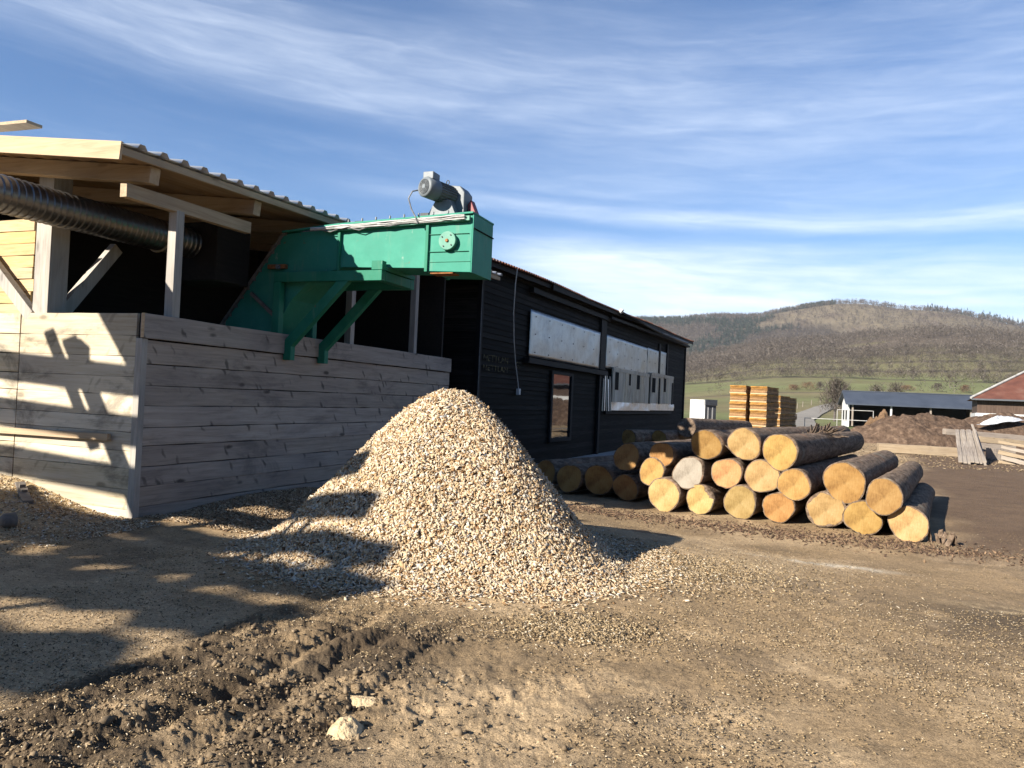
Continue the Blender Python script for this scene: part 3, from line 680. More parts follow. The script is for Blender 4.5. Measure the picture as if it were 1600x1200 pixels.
# scrap at the foot of the front planks
c = G(130, 797); o = MB().prism([(-.16, 0), (.16, 0), (.02, .20)], 1, -.12, .12).build('wood_offcut', MAT['siding'], bevel=.006)
o.location = (c[0], c[1], gz(c[0], c[1]) - .02); o.rotation_euler = (.1, -.2, 1.0); tag(o, 'wedge shaped wood offcut standing in the sawdust at the front planks', 'wood offcut')
c = G(35, 805); o = MB().plank((-.45, 0, 0), (.45, 0, .02), .10, .04, wav=.012, seed=3).box(-.2, -.12, -.03, .03, .0, .07).box(.0, .07, -.03, .03, .0, .06).build('notched_slat', MAT['rubble'])
o.location = (c[0], c[1], gz(c[0], c[1]) + .05); o.rotation_euler = (0, .16, -.9); tag(o, 'dark notched slat lying in the dirt beside the sawdust', 'scrap wood')
c = G(14, 832); o = MB().tube([(-.08, 0, .06), (-.05, 0, .06), (.05, 0, .065), (.06, 0, .065)], [.05, .075, .075, .05], 14).build('broken_can', MAT['rubble'], smooth=True)
o.location = (c[0], c[1], gz(c[0], c[1]) + .02); o.rotation_euler = (0, 0, .9); tag(o, 'battered dark can at the left edge of the picture', 'can')

# ------------------------------------------------------------------ lean-to of planks and new timber
lt = empty('timber_lean_to', P0, BROT, 'open timber lean-to with grey plank walls and galvanised roof beside the black shed', 'shed')
mb = MB(); zs = [0.0]; rg = random.Random(11)
tops = [-.35, -.10, .16, .39, .62, .86, 1.08, 1.33, 1.57, 1.82, 2.10]
for i in range(len(tops) - 1):
    z0, z1 = tops[i], tops[i + 1]; j = .0
    mb.plank((.0, .03 + rg.uniform(-.006, .006), (z0 + z1) / 2), (8.15, .03 + rg.uniform(-.006, .006), (z0 + z1) / 2), .05, z1 - z0 - .007, wav=.0055, seg=22, seed=20 + i)
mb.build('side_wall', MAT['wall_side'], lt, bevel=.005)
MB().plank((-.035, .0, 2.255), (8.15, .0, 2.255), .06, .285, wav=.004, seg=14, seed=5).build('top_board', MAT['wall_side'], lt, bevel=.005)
mb = MB(); tz = [-.4, -.12, .13, .36, .60, .80, 1.02, 1.20, 1.45, 1.66, 1.90, 2.14, 2.40]
for i in range(len(tz) - 1):
    z0, z1 = tz[i], tz[i + 1]
    mb.plank((-.01 + rg.uniform(-.004, .004), .09, (z0 + z1) / 2), (-.01, 1.985, (z0 + z1) / 2), .04, z1 - z0 - .004, wav=.003, seg=8, seed=50 + i)
    mb.plank((-.012 + rg.uniform(-.004, .004), 1.998, (z0 + z1) / 2), (-.012, 4.6, (z0 + z1) / 2), .04, z1 - z0 - .009, wav=.003, seg=8, seed=80 + i)
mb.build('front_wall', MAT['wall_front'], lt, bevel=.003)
MB().box(-.038, .052, -.004, .086, -.4, 2.11).build('corner_board', MAT['pale_z'], lt, bevel=.004)
MB().box(-.045, .0, -.03, .006, 2.12, 2.40).build('end_block', MAT['new_v'], lt)
# inner lining, floor and back in a near-black that stands for shade
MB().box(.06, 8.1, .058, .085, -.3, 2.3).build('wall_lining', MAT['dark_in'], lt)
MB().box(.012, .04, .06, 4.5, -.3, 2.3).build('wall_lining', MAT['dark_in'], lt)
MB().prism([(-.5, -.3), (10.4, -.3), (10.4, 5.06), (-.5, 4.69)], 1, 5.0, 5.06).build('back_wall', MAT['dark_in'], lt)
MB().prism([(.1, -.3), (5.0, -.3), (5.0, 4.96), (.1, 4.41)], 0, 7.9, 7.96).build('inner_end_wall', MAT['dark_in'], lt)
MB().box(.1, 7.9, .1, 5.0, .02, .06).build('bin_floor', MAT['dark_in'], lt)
def rz(v): return 4.115 + (v + .25) * .115          # underside of the roof laths, rising inwards
U0, U1, V0, V1 = -.66, float(toB(S0)[0]) + .1, -.25, 5.2
du = .02
def roof_u(u): return .035 * u                       # roof edge climbs a little along the wall
# posts
for nm, u, v, w, z0, z1, mt in (('post', .46, .07, .125, 2.38, 3.70, 'pale_z'), ('post', 4.38, .10, .12, 2.3, 4.05, 'pale_z'), ('post', 6.62, .10, .12, 2.3, 4.1, 'pale_z'), ('post', .13, 1.72, .26, .0, 4.15, 'pale_z')):
    MB().box(u - w / 2, u + w / 2, v - w / 2, v + w / 2, z0, z1).build(nm, MAT[mt], lt, bevel=.006)
# plate beam on the front post, along the wall
MB().plank((-.34, .06, 3.745), (1.72, .06, 3.775), .10, .155, wav=.002, seg=6, seed=9).build('plate_beam', MAT['old_u'], lt, bevel=.005)
# cross rafters
for u in (-.12, 1.62, 3.35, 5.1, 6.8):
    v0 = -.16
    MB().plank((u, v0, rz(v0) - .17 + roof_u(u)), (u, V1 - .3, rz(V1 - .3) - .17 + roof_u(u)), .14, .19, wav=.002, seg=4, seed=int(u * 10) + 30).build('rafter', MAT['new_v'], lt, bevel=.005)
# roof laths running along the wall, seen from below
mb = MB()
for k, v in enumerate(np.arange(-.10, 5.1, .30)):
    mb.plank((U0 + .04, v, rz(v) - .045 + roof_u(U0)), (U1, v, rz(v) - .045 + roof_u(U1)), .20, .028, wav=.002, seg=6, seed=200 + k)
mb.build('roof_lath', MAT['lath'], lt)
MB().plank((U0, -.235, rz(-.235) - .03 + roof_u(U0)), (U1, -.235, rz(-.235) - .03 + roof_u(U1)), .045, .085, wav=.002, seg=8, seed=3).build('eaves_board', MAT['old_u'], lt, bevel=.003)
MB().plank((U0 - .015, -.26, rz(-.26) - .035 + roof_u(U0)), (U0 - .015, 5.0, rz(5.0) - .035 + roof_u(U0)), .035, .195, wav=.001, seg=6, seed=8).build('fascia', MAT['new_v'], lt, bevel=.003)
# trapezoid roof sheet
us = [U0 - .02]; zo = [.0]
u = U0 - .02
while u < U1:
    for d_, z_ in ((.17, 0), (.205, .052), (.275, .052), (.31, 0)): us.append(u + d_); zo.append(z_)
    u += .31
us, zo = np.array(us), np.array(zo); V = []; 
for v in (V0 - .05, V1): V += [(uu, v, rz(v) + .045 + roof_u(uu) + z_) for uu, z_ in zip(us, zo)]
ro = npmesh('roof_sheet', np.array(V), gridfaces(2, len(us)), MAT['roofsheet'], lt)
so = ro.modifiers.new('thick', 'SOLIDIFY'); so.thickness = .004
# fresh siding left of the big post, braces
mb = MB()
for k in range(8):
    z = 2.46 + k * .155; mb.plank((.16 - .012 * (k % 2), 2.06 + .015 * math.sin(k * 2.1), z), (.16, 4.8, z), .03, .148, wav=.006, seg=8, seed=300 + k)
sd = mb.build('siding', MAT['siding'], lt, bevel=.003)
MB().bar((.02, 3.0, 3.36), (.02, 1.86, 2.36), .10, .15).build('brace', MAT['pale_z'], lt, bevel=.005)
_q = onV(182, 388, 1.72); MB().bar((.24, 1.72, 2.36), (_q[0], 1.72, _q[2]), .10, .16).build('brace', MAT['pale_z'], lt, bevel=.005)
# a loose board on the roof
b1 = onU(54, 194, .15)
o = MB().plank((.15, b1[1], b1[2]), (.15, b1[1] + 2.4, b1[2] + .06), .22, .04, wav=.002, seg=5, seed=6).plank((.15, b1[1] + 1.9, rz(b1[1] + 1.9) + .1), (.15, b1[1] + 1.9, b1[2] - .01), .09, .09, upv=(1, 0, 0), seed=2).build('loose_roof_board', MAT['old_u'], None, bevel=.003)
o.location = P0; o.rotation_euler = (0, 0, BROT); tag(o, 'single brown board jutting over the lean-to roof at the left edge', 'board')
# pale plank leaning along the front wall
q = onU(172, 683, -.06)
o = MB().plank((-.075, q[1], q[2]), (-.075, q[1] + 3.2, q[2] - .03), .05, .075, wav=.001, seg=5, seed=6).build('leaning_plank', MAT['new_v'], None, bevel=.003)
o.location = P0; o.rotation_euler = (0, 0, BROT); tag(o, 'pale new batten fixed level across the front plank wall', 'batten')
# spiral duct
dct = empty('spiral_duct', P0, BROT, 'shiny galvanised spiral duct slung under the lean-to roof', 'duct')
n = 760; mbv = []; nn = 32
for i in range(n):
    u = -3.2 + i * (5.25 / (n - 1)); ph_ = (u / .085) % 1.0; rad = .205 + (.012 if ph_ < .16 else 0) 
    for k in range(nn): t = 2 * math.pi * k / nn; mbv.append((u, 1.22 + rad * math.cos(t), 3.62 + .01 * u + rad * math.sin(t)))
i = np.arange(n - 1)[:, None] * nn + np.arange(nn)[None, :]; i2 = np.arange(n - 1)[:, None] * nn + (np.arange(nn)[None, :] + 1) % nn
npmesh('pipe', np.array(mbv), np.stack([i, i2, i2 + nn, i + nn], -1).reshape(-1, 4), MAT['galv'], dct, True)
MB().box(1.9, 2.6, .75, 1.7, 3.1, 3.95).build('dark_end_box', MAT['dark_in'], dct, bevel=.02)  # added dark box, ends the duct where the interior goes black
su = 1.30; pts = [(su, .985, 4.05), (su, .985, 3.66)] + [(su, 1.22 + .225 * math.cos(t), 3.63 + .225 * math.sin(t)) for t in np.linspace(math.pi, 2 * math.pi - .5, 12)] 
mb = MB()
for p, q in zip(pts[:-1], pts[1:]): mb.bar(p, q, .045, .006, (1, 0, 0) if abs(p[2] - q[2]) < 1e-6 else (0, 1, 0))
MB().tube(pts, .016, 6).build('strap', MAT['strap'], dct)

# ------------------------------------------------------------------ green chip conveyor
cv = empty('chip_conveyor', P0, BROT, 'green steel chip conveyor with grey gear motor reaching over the grey plank wall', 'conveyor')
UA, UB = 2.66, 3.30
prof = [(-2.22, 4.00), (-.80, 3.965), (.18, 3.90), (1.55, 2.15), (.58, 2.05), (.27, 2.50), (.0, 2.92), (-.38, 3.26), (-.86, 3.385), (-2.22, 3.345)]
MB().prism([(p[0], p[1]) for p in prof], 0, UA, UB).build('trough', MAT['green'], cv, bevel=.006)
eb = MB().prism([(-2.23, 4.01), (-2.88, 4.045), (-2.88, 3.275), (-2.23, 3.30)], 0, UA - .012, UB + .012).build('discharge_head', MAT['green'], cv, bevel=.006)
MB().box(UA - .02, UA - .008, -2.87, -2.25, 3.42, 3.426).build('seam', MAT['green_frame'], eb)
mb = MB()
mb.prism([(-.80, 3.985), (-2.90, 4.065), (-2.90, 4.09), (-.80, 4.015)], 0, UA - .05, UB + .05)
mb.prism([(-.80, 3.985), (.20, 3.915), (.20, 3.945), (-.80, 4.015)], 0, UA - .05, UB + .05)
lid = mb.build('lid', MAT['green'], cv, bevel=.004)
# end plate flange with a dark joint
MB().box(UA - .02, UB + .02, -2.90, -2.884, 3.27, 4.06).build('end_plate', MAT['green'], cv, bevel=.003)
MB().box(UA - .025, UB + .025, -2.915, -2.903, 3.86, 3.875).build('joint', MAT['dark_gap'], cv)
for v, z0, z1 in ((-.80, 3.33, 3.97), (-2.22, 3.29, 4.01)):
    for ua_ in (UA - .05, UB): MB().box(ua_, ua_ + .05, v - .022, v + .022, z0, z1).build('flange', MAT['green_frame'], cv, bevel=.003)
# pale cable ledge and the wires on it
MB().prism([(-.55, 3.945), (-2.86, 4.03), (-2.86, 3.965), (-.55, 3.895)], 0, UA - .075, UA - .03).build('cable_ledge', MAT['pale_green'], cv, bevel=.003)
mb = MB(); rg = random.Random(5)
for k in range(7):
    pts = []
    for j in range(15):
        v = -.35 - 2.45 * j / 14; pts.append((UA - .085 - .012 * (k % 3) - rg.uniform(0, .01), v, 3.905 + .085 * (j / 14) + .015 * k * .5 + rg.uniform(-.014, .010)))
    mb.tube(pts, .0055 + .002 * (k % 2), 5)
mb.build('wiring', MAT['cable_w'], cv)
mb = MB()
pts = [(UA - .09, -.2 - .16 * j, 3.905 + .005 * j - .045 * abs(math.sin(j * .75)) * (j % 3 == 0)) for j in range(12)]; mb.tube(pts, .008, 5)
mb.build('sagging_cable', MAT['cable'], cv)
for k in range(9):
    v = -.95 - k * .225; z = 4.02 + (-v - .8) * .036
    MB().tube([(UA - .045, v, z - .005), (UA - .045, v, z + .035)], .014, 6).build('bolt', MAT['motor'], cv)
for v, z, h in ((-.86, 4.03, .10), (-1.95, 4.08, .12)):
    MB().box(UA + .32, UA + .40, v - .08, v + .05, z - .03, z + h).build('lug', MAT['motor_dark'], cv, bevel=.004)
# bearing plate on the head
hz, hvv = 3.70, -2.545
hub = MB().tube([(UA - .012, hvv, hz), (UA - .085, hvv, hz)], .128, 36).build('bearing_cap', MAT['pale_green'], cv, bevel=.008)
MB().tube([(UA - .087, hvv, hz), (UA - .105, hvv, hz)], [.026, .02], 10).build('shaft_end', MAT['rust'], hub)
for t in (.6, 2.2, 3.9, 5.3): MB().tube([(UA - .087, hvv + .09 * math.cos(t), hz + .09 * math.sin(t)), (UA - .096, hvv + .09 * math.cos(t), hz + .09 * math.sin(t))], .010, 6).build('cap_screw', MAT['motor_dark'], hub)
MB().box(UA - .03, UA - .0125, -2.84, -2.25, 3.56, 3.565).box(UA - .03, UA - .0125, -2.84, -2.25, 3.80, 3.804).build('plate_edge', MAT['green_frame'], cv)
MB().box(UA - .02, UA + .2, -2.62, -2.28, 3.262, 3.278).build('rusty_lip', MAT['rust'], cv)
# bolts along the rim of the steep leg
mb = MB()
for k in range(14):
    t = k / 13; v = .18 + (1.55 - .18) * t; z = 3.90 + (2.15 - 3.90) * t
    mb.box(UA - .02, UA + .03, v - .035, v + .035, z - .02, z + .025)
mb.bar((UA - .01, .20, 3.90), (UA - .01, 1.58, 2.15), .05, .03)
mb.build('rim_bolts', MAT['rubble'], cv)
MB().bar((UA - .03, .72, 3.02), (UA - .03, .20, 2.62), .04, .05).build('cross_stay', MAT['rubble'], cv)
lug = MB().box(UA - .06, UA, .10, .42, 3.38, 3.44).build('bracket_plate', MAT['rust'], cv)
MB().tube([(UA - .09, .22, 3.40), (UA - .04, .22, 3.40)], .035, 12).build('eye', MAT['motor'], lug)
# bracket frame: two L-shaped frames with diagonal struts
fr = empty('support_frame', (0, 0, 0)); fr.parent = cv
for u in (2.56, 3.40):
    z_ = 3.235
    MB().box(u - .055, u + .055, .10, .22, 2.0, z_ - .075).build('upright', MAT['green_frame'], fr, bevel=.006)
    MB().box(u - .055, u + .055, -1.60, .22, z_ - .073, z_ + .073).build('arm', MAT['green_frame'], fr, bevel=.006)
    MB().prism([(-.012, 2.02), (-.012, 2.30), (-.86, 3.158), (-1.06, 3.158), (-.14, 2.22), (-.14, 2.02)], 0, u - .052, u + .052).build('strut', MAT['green_frame'], fr, bevel=.006)
MB().box(2.505, 2.615, -1.605, -1.43, 3.312, 3.44).build('riser', MAT['green_frame'], fr, bevel=.006)
MB().box(2.617, 3.343, -1.60, -1.46, 3.17, 3.30).build('cross_beam', MAT['green_frame'], fr, bevel=.006)
MB().box(2.617, 3.455, -1.61, -1.45, 3.312, 3.372).build('bearer', MAT['green_frame'], fr, bevel=.006)
# gear motor
fc = onU(663, 291, 2.52); mt_ = empty('gear_motor', (0, 0, 0)); mt_.parent = cv
fv, fz = fc[1], fc[2]
ax = Vector((.93, -.36, -.06)).normalized(); c0 = Vector((2.52, fv, fz))
P_ = lambda t: c0 + ax * t
MB().tube([P_(0), P_(.02), P_(.20), P_(.215)], [.128, .142, .142, .128], 32).build('fan_cowl', MAT['motor'], mt_, True)
gr = MB().tube([P_(-.004), P_(-.001)], .100, 32).build('fan_grille', MAT['motor_dark'], mt_)
mb = MB(); sx = ax.cross(Vector((0, 0, 1))).normalized(); sy = sx.cross(ax)
for rr_ in (.035, .058, .08, .1):
    pts = [P_(-.008) + (sx * math.cos(t) + sy * math.sin(t)) * rr_ for t in np.linspace(0, 2 * math.pi, 25)]; mb.tube(pts, .0035, 4, False)
for t in np.linspace(0, math.pi, 5)[:-1]: mb.tube([P_(-.008) + (sx * math.cos(t) + sy * math.sin(t)) * .1, P_(-.008) - (sx * math.cos(t) + sy * math.sin(t)) * .1], .0035, 4)
mb.add([P_(-.012) + sx * a_ * .026 + sy * b_ * .026 for a_, b_ in ((-1, -1), (1, -1), (1, 1), (-1, 1))], [(0, 1, 2, 3)])
mb.build('grille_bars', MAT['motor'], mt_)
mb = MB().tube([P_(.215), P_(.52)], .125, 32)
for k in range(24):
    t = 2 * math.pi * k / 24; dd = sx * math.cos(t) + sy * math.sin(t); mb.bar(P_(.225) + dd * .132, P_(.51) + dd * .132, .006, .022, dd)
mb.build('finned_body', MAT['motor'], mt_)
tb = P_(.11); MB().box(tb.x - .085, tb.x + .12, tb.y - .08, tb.y + .075, tb.z + .115, tb.z + .215).build('terminal_box', MAT['motor'], mt_, bevel=.008)
gb = P_(.60); zt = fz - .36
MB().prism([(gb.y - .19, gb.z - .34), (gb.y - .19, gb.z + .05), (gb.y - .12, gb.z + .14), (gb.y + .13, gb.z + .17), (gb.y + .17, gb.z + .02), (gb.y + .14, gb.z - .34)], 0, gb.x - .13, gb.x + .15).build('gearbox', MAT['motor'], mt_, bevel=.012)
MB().prism([(gb.y - .16, 4.075), (gb.y + .32, 4.06), (gb.y + .28, 4.12), (gb.y + .17, fz - .13), (gb.y - .05, fz - .13)], 0, gb.x - .30, gb.x - .135).build('foot', MAT['motor'], mt_, bevel=.006)
eye = [P_(.43) + Vector((0, 0, .15)) + Vector((0, .022 * math.cos(t), .03 + .03 * math.sin(t))) for t in np.linspace(0, 2 * math.pi, 13)]
MB().tube(eye, .007, 6, False).build('lifting_eye', MAT['motor_dark'], mt_)
MB().prism([(gb.y - .195, gb.z - .10), (gb.y - .24, gb.z - .03), (gb.y - .36, 4.10), (gb.y - .20, 4.09)], 0, gb.x - .02, gb.x + .12).build('chain_guard', MAT['red'], cv, bevel=.01)
cb = P_(.05)
MB().tube([cb + sx * -.10 + Vector((0, .06, -.02)), cb + Vector((-.06, .19, -.06)), cb + Vector((-.08, .235, -.16)), cb + Vector((-.05, .20, -.30)), cb + Vector((-.04, .13, -.42)), cb + Vector((-.02, .11, -.50))], .010, 8).build('motor_cable', MAT['cable'], cv)

# ------------------------------------------------------------------ the black shed
sh = empty('black_shed', S0, SROT, 'long low shed of black tarred clapboards with zinc sheets over its windows', 'shed'); SHS = float(S0[1] / G(737, 742)[1]); sh.scale = (SHS,) * 3
SL = 22.65
def top(x): return 4.30 + x * .0135
def clapface(x0, x1, z0, ztop, y, axis, seed, pitch=.118):
    rg = random.Random(seed); mb = MB(); z = z0
    while z < max(ztop(x0), ztop(x1)) - .02:
        p = pitch * rg.uniform(.93, 1.07); j = rg.uniform(-.004, .005); nseg = max(2, int((x1 - x0) / 2.2)); row = []
        for k in range(nseg + 1):
            xx = x0 + (x1 - x0) * k / nseg; zt = min(z + p, ztop(xx)); dz = rg.uniform(-.004, .004)
            row += [(xx, y - .026 - j, z + dz), (xx, y - .004 - j, zt + dz), (xx, y + .01, z + dz)]
        fs = []
        for k in range(nseg):
            o = 3 * k; fs += [(o, o + 3, o + 4, o + 1), (o, o + 2, o + 5, o + 3)]
        if axis == 1: row = [(b_, a_, c_) for a_, b_, c_ in row]
        mb.add(row, fs); z += p
    return mb
cf = clapface(0, SL, -.15, top, 0, 0, 1).build('facade', MAT['clap'], sh)
MB().box(.05, SL, .012, .06, -.2, 4.25).build('facade_core', MAT['dark_gap'], sh)
clapface(0, 6.5, -.15, lambda y: 4.30 + y * .04, 0, 1, 2, .135).build('end_wall', MAT['clap_v'], sh)
MB().box(.012, .06, .05, 6.5, -.2, 4.25).build('end_wall_core', MAT['dark_gap'], sh)
MB().box(SL - .06, SL, .0, 6.5, -.2, 4.5).build('far_end_wall', MAT['clap_v'], sh)
MB().box(0, SL, 6.5, 6.56, -.2, 4.9).build('rear_wall', MAT['clap'], sh)
MB().box(-.05, .055, -.075, .03, -.15, 4.28).build('corner_post', MAT['black_post'], sh, bevel=.006)
MB().tube([(-.065, -.085, .0), (-.065, -.085, 4.2)], .010, 6).build('conduit', MAT['cable'], sh)
MB().box(SL - .1, SL + .03, -.07, .03, -.15, 4.58).build('corner_post', MAT['black_post'], sh, bevel=.006)
# roof
n = 1100; us = np.linspace(-.28, SL + .45, n); V = []
for k, (y, dz) in enumerate(((-.36, .02), (-.30, .03), (6.9, .85))):
    V += [(u, y, top(u) + .10 + dz + .022 * math.sin(u * 2 * math.pi / .145) + .03 * math.sin(u * .55)) for u in us]
npmesh('roof', np.array(V), gridfaces(3, n), MAT['rustroof'], sh, True)
MB().plank((-.2, -.20, top(0) + .05), (3.5, -.20, top(3.5) + .07), .10, .10, seed=1).build('eaves_beam', MAT['black_beam'], sh)
MB().plank((2.6, -.10, 4.20), (9.2, -.10, 4.24), .12, .12, seed=2).build('wall_plate', MAT['black_beam'], sh)
MB().plank((3.5, -.30, top(3.5) + .06), (SL + .4, -.30, top(SL) + .06), .03, .16, seed=2).build('fascia', MAT['black_beam'], sh)
MB().plank((9.0, -.16, 4.28), (SL - .1, -.16, 4.44), .20, .08, seed=4).build('soffit', MAT['black_beam'], sh)
MB().tube([(9.7, -.40, 4.50), (15.4, -.42, 4.40)], .05, 10).build('gutter', MAT['black_beam'], sh, True)
MB().tube([(15.4, -.42, 4.40), (21.0, -.42, 4.47)], .062, 10).build('downpipe', MAT['dark_grey'], sh, True)
MB().tube([(9.5, -.36, 4.58), (9.5, -.44, 4.52)], [.05, .09], 12).build('lamp', MAT['white'], sh)
# zinc window covers
def wavy_sheet(x0, x1, z0, z1, y, amp, seed, nx=60, nz=14):
    xs, zs_ = np.linspace(x0, x1, nx), np.linspace(z0, z1, nz); Xg, Zg = np.meshgrid(xs, zs_); Xf, Zf = Xg.ravel(), Zg.ravel()
    Yf = y + amp * (fbm(Xf * 1.2, Zf * 2.0, 3, seed) - .5)
    return np.stack([Xf, Yf, Zf], 1), gridfaces(nz, nx)
for x0, x1, z0, z1, sd_ in ((2.66, 8.46, 2.625, 3.75, 1), (9.14, 14.72, 2.70, 3.76, 2), (14.76, 16.72, 2.72, 3.79, 3), (17.05, 18.15, 2.75, 3.82, 4)):
    Vv, Qq = wavy_sheet(x0, x1, z0, z1, -.075, .03, sd_); so = npmesh('metal_sheet', Vv, Qq, MAT['zinc'], sh, True)
    sm = so.modifiers.new('thick', 'SOLIDIFY'); sm.thickness = .004
    for i in range(int((x1 - x0) / .95) + 1):
        for z in (z0 + .12, (z0 + z1) / 2, z1 - .14):
            xx = x0 + .35 + i * .95
            if xx < x1 - .1: MB().tube([(xx, -.098, z), (xx, -.085, z)], [.008, .018], 8).build('screw', MAT['motor_dark'], so)
MB().plank((2.45, -.10, 2.53), (9.1, -.10, 2.52), .16, .13, wav=.008, seed=7).build('sill_beam', MAT['black_beam'], sh)
MB().box(8.48, 9.05, -.10, -.03, 2.62, 4.18).build('pier', MAT['black_post'], sh, bevel=.005)
MB().box(8.42, 8.60, -.12, -.03, .0, 2.45).build('pier', MAT['black_post'], sh, bevel=.005)
MB().box(16.74, 17.03, -.085, -.03, 2.7, 4.1).build('mullion', MAT['black_post'], sh)
MB().box(18.2, 18.42, -.11, -.03, 1.4, 4.2).build('pier', MAT['black_post'], sh)
# bleached shutters with slots
for x0, x1, z0, z1, slots in ((9.75, 14.80, 1.62, 2.76, ((.25, .42, .42, 1.0), (2.05, .22, .62, 1.02), (3.15, .42, .52, 1.08))), (15.15, 19.45, 1.64, 2.86, ((.20, .55, .45, 1.02), (1.35, .28, .0, 1.05), (2.35, .38, .52, 1.08), (3.95, .26, .0, .95)))):
    mb = MB(); nb = 16; rg = random.Random(int(x0))
    for k in range(nb):
        a_ = x0 + (x1 - x0) * k / nb; mb.box(a_ + .003, a_ + (x1 - x0) / nb - .003, -.16 + rg.uniform(-.004, .004), -.12, z0, z1 + rg.uniform(-.02, .02))
    shu = mb.build('shutter', MAT['panel'], sh)
    for sx_, w_, h0, h1 in slots: MB().box(x0 + sx_, x0 + sx_ + w_, -.172, -.166, z0 + h0, z0 + h1).build('slot', MAT['dark_gap'], shu)
    MB().plank((x0, -.17, z1 - .06), (x1, -.17, z1 - .05), .015, .12, wav=.004, seed=3).build('top_rail', MAT['panel'], shu)
    Vv, Qq = wavy_sheet(x0 - .1, x1 + .2, z0 - .25, z0 + .02, -.18, .12, 40 + int(x0), 50, 6); npmesh('foil_strip', Vv, Qq, MAT['foil'], shu, True)
for k in range(5):
    xx = 8.75 + k * .17; MB().bar((xx, -.14 - .02 * k, 1.35), (xx + .06, -.13, 2.35 + .1 * (k % 3)), .09, .012, (0, 1, 0)).build('loose_strip', MAT['foil' if k % 2 else 'panel'], sh)
MB().box(9.3, 19.6, -.10, -.03, 1.25, 1.37).build('ledge', MAT['black_beam'], sh)
# glazed opening
wd = MB().box(4.36, 6.02, -.09, -.032, .52, .62).box(4.36, 6.02, -.09, -.032, 2.29, 2.37).box(5.86, 6.02, -.09, -.032, .62, 2.29).box(4.30, 4.42, -.09, -.032, .52, 2.37).build('window', MAT['black_post'], sh, bevel=.004)
MB().box(4.42, 5.86, -.052, -.044, .62, 2.29).build('pane', MAT['glass'], wd)
MB().box(-.3, SL + .5, -1.15, -.03, -.06, .02).build('footing', MAT['concrete'], sh, bevel=.01)
# faded lettering
def text(body, size, x, z, sx_=1.0):
    cu = bpy.data.curves.new('lettering', 'FONT'); cu.body = body; cu.size = size; cu.extrude = .002; cu.space_character = 1.05
    to = bpy.data.objects.new('t', cu); COL.objects.link(to); dg = bpy.context.evaluated_depsgraph_get(); me = bpy.data.meshes.new_from_object(to.evaluated_get(dg)); bpy.data.objects.remove(to)
    o = bpy.data.objects.new('painted_lettering', me); COL.objects.link(o); me.materials.clear(); me.materials.append(MAT['letters']); o.parent = sh; o.location = (x, -.036, z); o.rotation_euler = (math.pi / 2, 0, 0); o.scale = (sx_, 1, 1); return o
text('NETTLAN', .20, .22, 2.375, 1.45); text('NETTLAN', .17, .22, 2.18, 1.7); text('GT', .20, 1.98, 2.32, 1.15); text('II', .17, 2.05, 2.13, 1.2)
# cable hanging down the facade
o = MB().tube([(.98, -.40, 4.42), (1.05, -.34, 4.1), (1.25, -.24, 3.5), (1.55, -.15, 2.9), (1.85, -.085, 2.4), (2.05, -.07, 2.05), (2.12, -.07, 1.86), (2.10, -.08, 1.80)], .011, 6).box(2.04, 2.14, -.12, -.05, 1.70, 1.84).build('hanging_cable', MAT['cable_w'], None)
o.location = S0; o.scale = (SHS,) * 3; o.rotation_euler = (0, 0, SROT); tag(o, 'thin pale cable hanging from the eaves of the black shed', 'cable')

